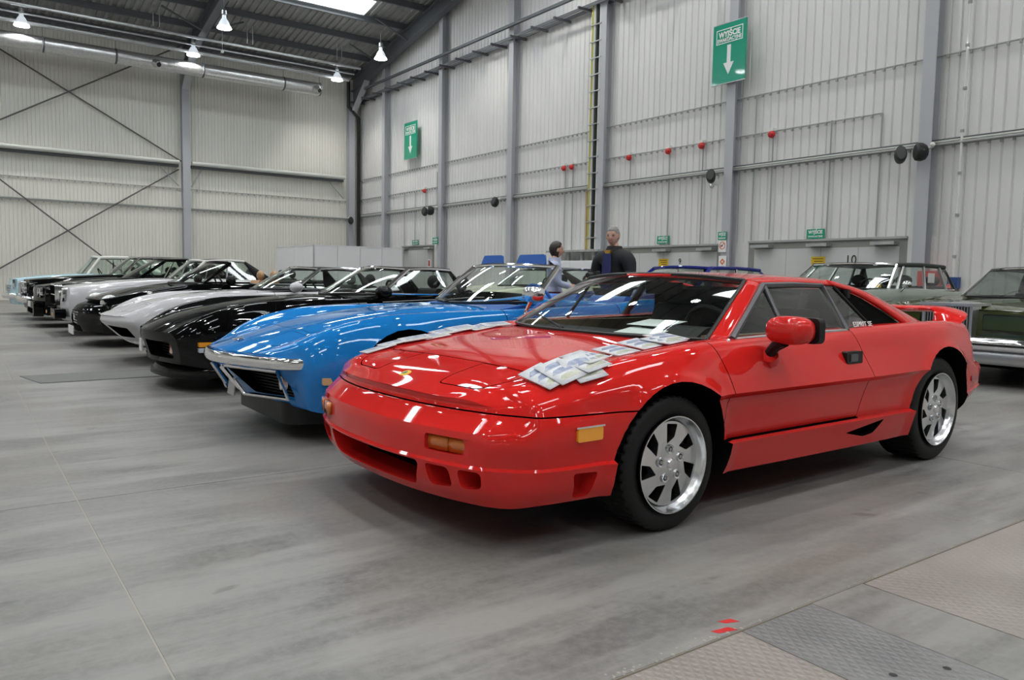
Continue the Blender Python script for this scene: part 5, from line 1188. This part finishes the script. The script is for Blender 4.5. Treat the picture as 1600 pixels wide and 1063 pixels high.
def brochure(x, y, rz, lift, label, w_=.20, d=.15, tilt=0.):
    root = empty('brochure', (x, y, 0), rz); tag(root, label, 'brochure', 'brochures on the red bonnet')
    c, s = math.cos(rz), math.sin(rz); n = 6
    # plane through the bonnet under the booklet, lifted clear of it
    zz = {}
    for i in range(n+1):
        for j in range(n+1):
            u, v = (i/n-.5)*w_, (j/n-.5)*d; zz[i, j] = (u, v, top(x+u*c-v*s, y+u*s+v*c))
    z0 = min(q[2] for q in zz.values() if q[2]); A = np.array([(q[0], q[1], 1) for q in zz.values() if q[2]]); B = np.array([q[2] for q in zz.values() if q[2]])
    a, b_, c0 = np.linalg.lstsq(A, B, rcond=None)[0]; ex = max(B-A@[a, b_, c0]) if 1 else 0
    b_ = b_+tilt; Z = lambda u, v: a*u+b_*v+c0+ex*.6+.003+lift+abs(tilt)*d*.35
    cov = MB().grid([[(u, v, Z(u, v)+.004) for v in np.linspace(-d/2, d/2, 3)] for u in np.linspace(-w_/2, w_/2, 3)]).build('cover', MT['print'], root); solidify(cov, .003, 0)
    pg = MB().grid([[(u, v, Z(u, v)+.0015) for v in np.linspace(-d*.48, d*.48, 3)] for u in np.linspace(-w_*.49, w_*.49, 3)]).build('pages', MT['paper'], root); solidify(pg, .003, 0)
    for k in range(3):
        v0 = -d*.36+k*d*.27
        P = [(u, v) for u, v in ((-w_*.42, v0), (w_*.42, v0), (w_*.40, v0+d*.15), (w_*.1, v0+d*.20), (-w_*.2, v0+d*.17))]
        mesh('picture', [(u, v, Z(u, v)+.0062) for u, v in P], [tuple(range(5))], MT['inkg' if k == 0 else 'ink'], cov, 0)
    return root
near = [((853, 593), .16, 0, 'lowest brochure of the near row, at the front corner of the bonnet'), ((877, 587), .05, .005, 'second brochure of the near row, overlapping the lowest one'), ((912, 580), -.12, 0, 'brochure at the bottom of the small pile in the near row'), ((917, 573), .05, .006, 'middle brochure of the small pile in the near row'), ((916, 568), .12, .012, 'topmost brochure of the small pile in the near row'),
        ((965, 554), .02, 0, 'single brochure lying alone in the middle of the near row'), ((1004, 543), .03, 0, 'brochure next to last towards the windscreen in the near row'), ((1040, 538), .1, .003, 'last brochure of the near row, below the windscreen pillar'), ((1044, 535), -.04, .009, 'brochure lying on top of the last one below the windscreen pillar')]
for (px, py), rz, lf, lab in near:
    h = RB.ray_cast(CAMP, photo_ray(px, py))
    if h[0]: brochure(h[0].x, h[0].y, rz+.03, lf, lab, .14, .175, .12)
ordn = ['first', 'second', 'third', 'fourth', 'fifth', 'sixth', 'seventh', 'eighth']
for k in range(8):
    p = RED.matrix_world @ Vector((.42+.115*k, .665+.02*math.sin(k*1.7)+(.02 if k > 3 else 0), 0)); brochure(p.x, p.y, rnd.uniform(-.15, .15), .003*(k % 3), ordn[k]+' brochure from the nose in the row along the far bonnet edge', .17, .12)
# papers on the dash shelf
for k, (x, y, rz, lab) in enumerate(((1.50, -.26, .25, 'white printed sheet lying on the dashboard nearer the windscreen'), (1.64, -.22, .1, 'pale blue-white sheet lying on the dashboard nearer the steering wheel'))):
    p = RED.matrix_world @ Vector((x, y, .826+.035*k)); o = MB().box(-.10, .10, -.13, .13, 0, .002).build('paper_sheet', MT['paper'], None, 0); o.location = p; o.rotation_euler = (0, -.12, rz); tag(o, lab, 'paper', 'sheets on the dashboard')
# nose badge and quarter lettering belong to the car
h = RB.ray_cast(CAMP, photo_ray(648, 588)); inv = RED.matrix_world.inverted()
bl = inv @ h[0]; bl.y = .02; wz = RED.matrix_world @ Vector((bl.x, bl.y, 0)); hh = RB.ray_cast(Vector((wz.x, wz.y, 1.6)), Vector((0, 0, -1))); nl = (inv.to_3x3() @ hh[1]).normalized()
bd = MB().lathe([(0, .004), (.026, .0035), (.029, 0)], 'z', (0, 0, 0), 24).build('nose_badge', MT['yellow'], RED); bd.location = inv @ hh[0]; bd.rotation_euler = nl.to_track_quat('Z', 'Y').to_euler()
MB().prism(roundpoly([(-.014, -.014), (.014, -.014), (.010, .012), (-.010, .012)], .006, 3), 'z', .004, .0052).build('badge_field', pmat('badge_green', (.0, .12, .03), .3), bd, 20)
tx = text('ESPRIT SE', .042, MT['swhite'], RED, (2.655, -.822, .868), (math.radians(72), 0, 0), .20)
# white reflected card-shaped sticker on the wing
# ------------------------------------------------------------------ people
def skin_mesh(name, J, E, mat, parent, sub=2, root='pelvis'):
    ids = list(J); me = bpy.data.meshes.new(name); me.from_pydata([J[k][0] for k in ids], [(ids.index(a), ids.index(b)) for a, b in E], [])
    o = bpy.data.objects.new(name, me); COL.objects.link(o); o.modifiers.new('skin', 'SKIN').use_smooth_shade = True
    for i, k in enumerate(ids):
        d = me.skin_vertices[0].data[i]; r = J[k][1]; d.radius = r if isinstance(r, tuple) else (r, r); d.use_root = k == root
    m = o.modifiers.new('sub', 'SUBSURF'); m.levels = sub; m.render_levels = sub
    bpy.context.view_layer.update(); new = bpy.data.meshes.new_from_object(o.evaluated_get(bpy.context.evaluated_depsgraph_get())); bpy.data.objects.remove(o)
    new.materials.clear(); new.materials.append(mat); new.shade_smooth(); new.name = name
    return link(bpy.data.objects.new(name, new), parent)
PM = dict(skin=pmat('skin', (.58, .33, .24), .5), coat=pmat('black_coat', (.010, .010, .013), .8), shirt=pmat('navy_shirt', (.015, .02, .10), .8), gold=pmat('ochre_collar', (.45, .25, .03), .7), trousers=pmat('dark_trousers', (.015, .015, .02), .8),
          hairg=noisy('grey_hair', (.16, .15, .14), (.34, .33, .32), (.5, .6), 60, 3), hairb=pmat('dark_brown_hair', (.022, .012, .009), .4), jacket=noisy('pale_blue_jacket', (.34, .39, .56), (.44, .49, .66), (.7, .8), 12, 3), plum=noisy('burgundy_trousers', (.09, .008, .02), (.13, .012, .03), (.6, .7), 12, 3), shoe=pmat('black_shoe', (.01, .01, .01), .4), eye=pmat('eye_dark', (.03, .02, .02), .3), lip=pmat('lips', (.42, .16, .13), .5))
def person(label, X, Y, rz, H, arms, cloth, hair, female, headturn=(0, 0)):
    """local frame: faces +x, y to its left; arms = {side: (elbow, wrist, finger direction)}"""
    root = empty('person', (X, Y, 0), rz); tag(root, label, 'person'); k = H/1.75; P = lambda x, y, z: (x*k, y*k, z*k); sw = .165 if female else .195; hip = .10
    J = {'pelvis': (P(0, 0, .94), (.12*k, .15*k)), 'waist': (P(.0, 0, 1.10), (.10*k, .135*k)), 'chest': (P(.0, 0, 1.29), (.115*k, .16*k)), 'neckb': (P(-.01, 0, 1.455), .075*k), 'neck': (P(.005, 0, 1.51), .055*k)}
    hx, hy = headturn; J['jaw'] = (P(.02, 0, 1.57), .05*k)
    E = [('pelvis', 'waist'), ('waist', 'chest'), ('chest', 'neckb'), ('neckb', 'neck'), ('neck', 'jaw')]
    for n, s in (('L', 1), ('R', -1)):
        J['hip'+n] = (P(0, s*hip, .88), .095*k); J['knee'+n] = (P(.02, s*(hip+.01), .49), .06*k); J['ank'+n] = (P(-.02, s*(hip+.015), .10), .042*k); J['toe'+n] = (P(.13, s*(hip+.03), .035), .035*k)
        E += [('pelvis', 'hip'+n), ('hip'+n, 'knee'+n), ('knee'+n, 'ank'+n), ('ank'+n, 'toe'+n)]
        el, wr, fd = arms[n]; J['sh'+n] = (P(-.01, s*sw, 1.405), .062*k); J['el'+n] = (P(*el), .044*k); J['wr'+n] = (P(*wr), .029*k)
        f = Vector(fd).normalized(); side = Vector((0, 0, 1)).cross(f).normalized() if abs(f.z) < .9 else Vector((1, 0, 0)); palm = Vector(wr)+f*.085; J['palm'+n] = (P(*palm), (.038*k, .022*k)); E += [('neckb', 'sh'+n), ('sh'+n, 'el'+n), ('el'+n, 'wr'+n), ('wr'+n, 'palm'+n)]
        for q, (o_, ln) in enumerate(((-.033, .055), (-.011, .07), (.011, .075), (.033, .065))):
            a = palm+side*o_+f*.025; b_ = a+f*ln*.6+Vector((0, 0, -.012)); c = b_+f*ln*.35+Vector((0, 0, -.028)); 
            for i, v in enumerate((a, b_, c)): J['f%d%d%s' % (q, i, n)] = (P(*v), .0095*k)
            E += [('palm'+n, 'f%d0%s' % (q, n)), ('f%d0%s' % (q, n), 'f%d1%s' % (q, n)), ('f%d1%s' % (q, n), 'f%d2%s' % (q, n))]
        t0 = Vector(wr)+f*.04+side*(.035*s)*(-1); t1 = t0+f*.035+side*(-.018*s); J['t0'+n] = (P(*t0), .012*k); J['t1'+n] = (P(*t1), .0095*k); E += [('wr'+n, 't0'+n), ('t0'+n, 't1'+n)]
    BJ = {q: (v[0], tuple(r*.66 for r in (v[1] if isinstance(v[1], tuple) else (v[1],)*2)) if q[:2] in ('pe', 'wa', 'ch', 'sh', 'el', 'hi', 'kn') or q == 'neckb' else v[1]) for q, v in J.items()}
    bo_ = skin_mesh('body', BJ, E, PM['skin'], root)
    hp = Vector(P(.028, 0, 1.632)); rot = Matrix.Rotation(hx, 3, 'Z') @ Matrix.Rotation(hy, 3, 'Y'); hs = MB().sphere((0, 0, 0), 1, 28, 18)
    def hshape(x, y, z, g=1.):
        t = max(0, -z); return rot @ Vector(((x*.096*(1-.16*t)+.012*t+(.006 if x > 0 and z < 0 else 0))*g, y*.076*(1-.30*t*t)*g, z*.118*g))*k
    bm = bmesh.new(); bm.from_mesh(bo_.data); vs = [bm.verts.new(hp+hshape(*v)) for v in hs.V]
    for f_ in hs.F: bm.faces.new([vs[i] for i in f_]).smooth = True
    bm.to_mesh(bo_.data); bm.free()
    def wear(name, keys, grow, mat, over={}):
        JJ = {q: ((J[q][0]), tuple(r+grow*k for r in (J[q][1] if isinstance(J[q][1], tuple) else (J[q][1],)*2))) for q in keys}
        for q in ('shL', 'shR', 'neckb'):
            if q in JJ: JJ[q] = (JJ[q][0], tuple(r+.022*k for r in JJ[q][1]))
        for q, v in over.items(): JJ[q] = v
        EE = [e for e in E if e[0] in JJ and e[1] in JJ]+[e for e in over.get('_e', [])]; JJ.pop('_e', None)
        return skin_mesh(name, JJ, EE, mat, root, 2, keys[0])
    wear('trousers', ['pelvis', 'hipL', 'kneeL', 'ankL', 'hipR', 'kneeR', 'ankR'], .016, PM[cloth['legs']])
    jk = wear('jacket', ['pelvis', 'waist', 'chest', 'neckb', 'shL', 'elL', 'wrL', 'shR', 'elR', 'wrR'], .028 if not female else .016, PM[cloth['top']])
    for n, s in (('L', 1), ('R', -1)): MB().sphere(P(.06, s*(hip+.025), .035), (.13*k, .045*k, .035*k), 12, 8).build('shoe', PM['shoe'], root, 60)
    def face(name, d_, r, mat, g=1.):
        n_ = Vector(d_).normalized(); c = hp+hshape(*n_, g); o = MB().sphere((0, 0, 0), tuple(q*k for q in r), 12, 8).build(name, mat, root, 60); o.location = c; o.rotation_euler = rot.to_euler()
    face('nose', (1, 0, -.12), (.020, .014, .026), PM['skin'], 1.02); face('mouth', (1, 0, -.62), (.009, .026, .006), PM['lip'], 1.0)
    for s in (-1, 1): face('eye', (.9, s*.42, .10), (.010, .014, .007), PM['eye'], .97); face('eyebrow', (.9, s*.42, .28), (.008, .019, .004), hair, .99); face('ear', (.05, s*1, -.10), (.02, .011, .032), PM['skin'], 1.0)
    h = MB().sphere((0, 0, 0), 1, 30, 20); V = []
    for x, y, z in h.V:
        inface = x > (.30 if z < .25 else .62) and z < (.55 if not female else .62)
        if female: V.append(hshape(x, y, z, .9) if inface else hshape(x, y, max(z, -.95), 1.13 if z > -.2 else 1.17)+Vector((-.006, 0, 0)))
        else: V.append(hshape(x, y, z, .9) if inface or z < -.35 else hshape(x, y, z, 1.055))
    h.V = [tuple(v) for v in V]; ho = h.build('hair', hair, root, 60); ho.location = hp
    cl = MB().lathe([(.115*k, 1.405*k), (.088*k, 1.46*k), (.074*k, 1.505*k), (.080*k, 1.51*k), (.10*k, 1.45*k)], 'z', (-.005, 0, 0), 20).build('jacket_collar', PM[cloth['top']], root, 50); cl.scale = (1, 1.15, 1)
    MB().lathe([(.10*k, 1.15*k), (.135*k, .98*k), (.15*k, .84*k), (.14*k, .84*k)], 'z', (0, 0, 0), 22).build('jacket_hem', PM[cloth['top']], root, 50).scale = (1.02, 1.22, 1)
    return root, P
mr, Pm = person('man in a black open coat and navy shirt holding a camera behind the red coupe', 6.4, 6.83, math.radians(190), 1.73,
    {'L': ((.02, .27, 1.14), (.24, .15, 1.14), (.9, -.4, .1)), 'R': ((.02, -.27, 1.14), (.26, -.10, 1.13), (.9, .3, .1))}, dict(top='coat', legs='trousers'), PM['hairg'], False, (.3, .18))
MB().prism(roundpoly([(-.075, .98), (.075, .98), (.05, 1.40), (-.05, 1.40)], .02, 3), 'x', .130, .150).build('shirt_front', PM['shirt'], mr, 30); MB().prism([(-.05, 1.44), (.0, 1.36), (.05, 1.44)], 'x', .10, .135).build('collar', PM['gold'], mr, 30)
cmr = empty('photo_camera', tuple(mr.matrix_world @ Vector((0, 0, 0))), 0); bpy.context.view_layer.update()
p = mr.matrix_world @ Vector((.40, .02, 1.14)); cmr.location = p; cmr.rotation_euler = (0, 0, math.radians(190)); tag(cmr, 'black camera held in the man\'s hands', 'camera')
MB().prism(roundpoly([(-.07, -.05), (.07, -.05), (.07, .05), (-.07, .05)], .012, 3), 'x', -.03, .03).build('camera_body', HM['black'], cmr, 30); MB().lathe([(0, .12), (.03, .12), (.036, .1), (.036, .0)], 'x', (.0, 0, 0), 14).build('camera_lens', HM['black'], cmr)
ww_, Pw = person('woman in a pale blue jacket and burgundy trousers, dark bobbed hair, standing side-on', 6.7, 8.33, math.radians(-35), 1.60,
    {'L': ((.02, .24, 1.14), (.22, .16, 1.10), (1, -.2, 0)), 'R': ((.04, -.25, 1.13), (.24, -.17, 1.08), (1, .15, 0))}, dict(top='jacket', legs='plum'), PM['hairb'], True, (-.05, .12))
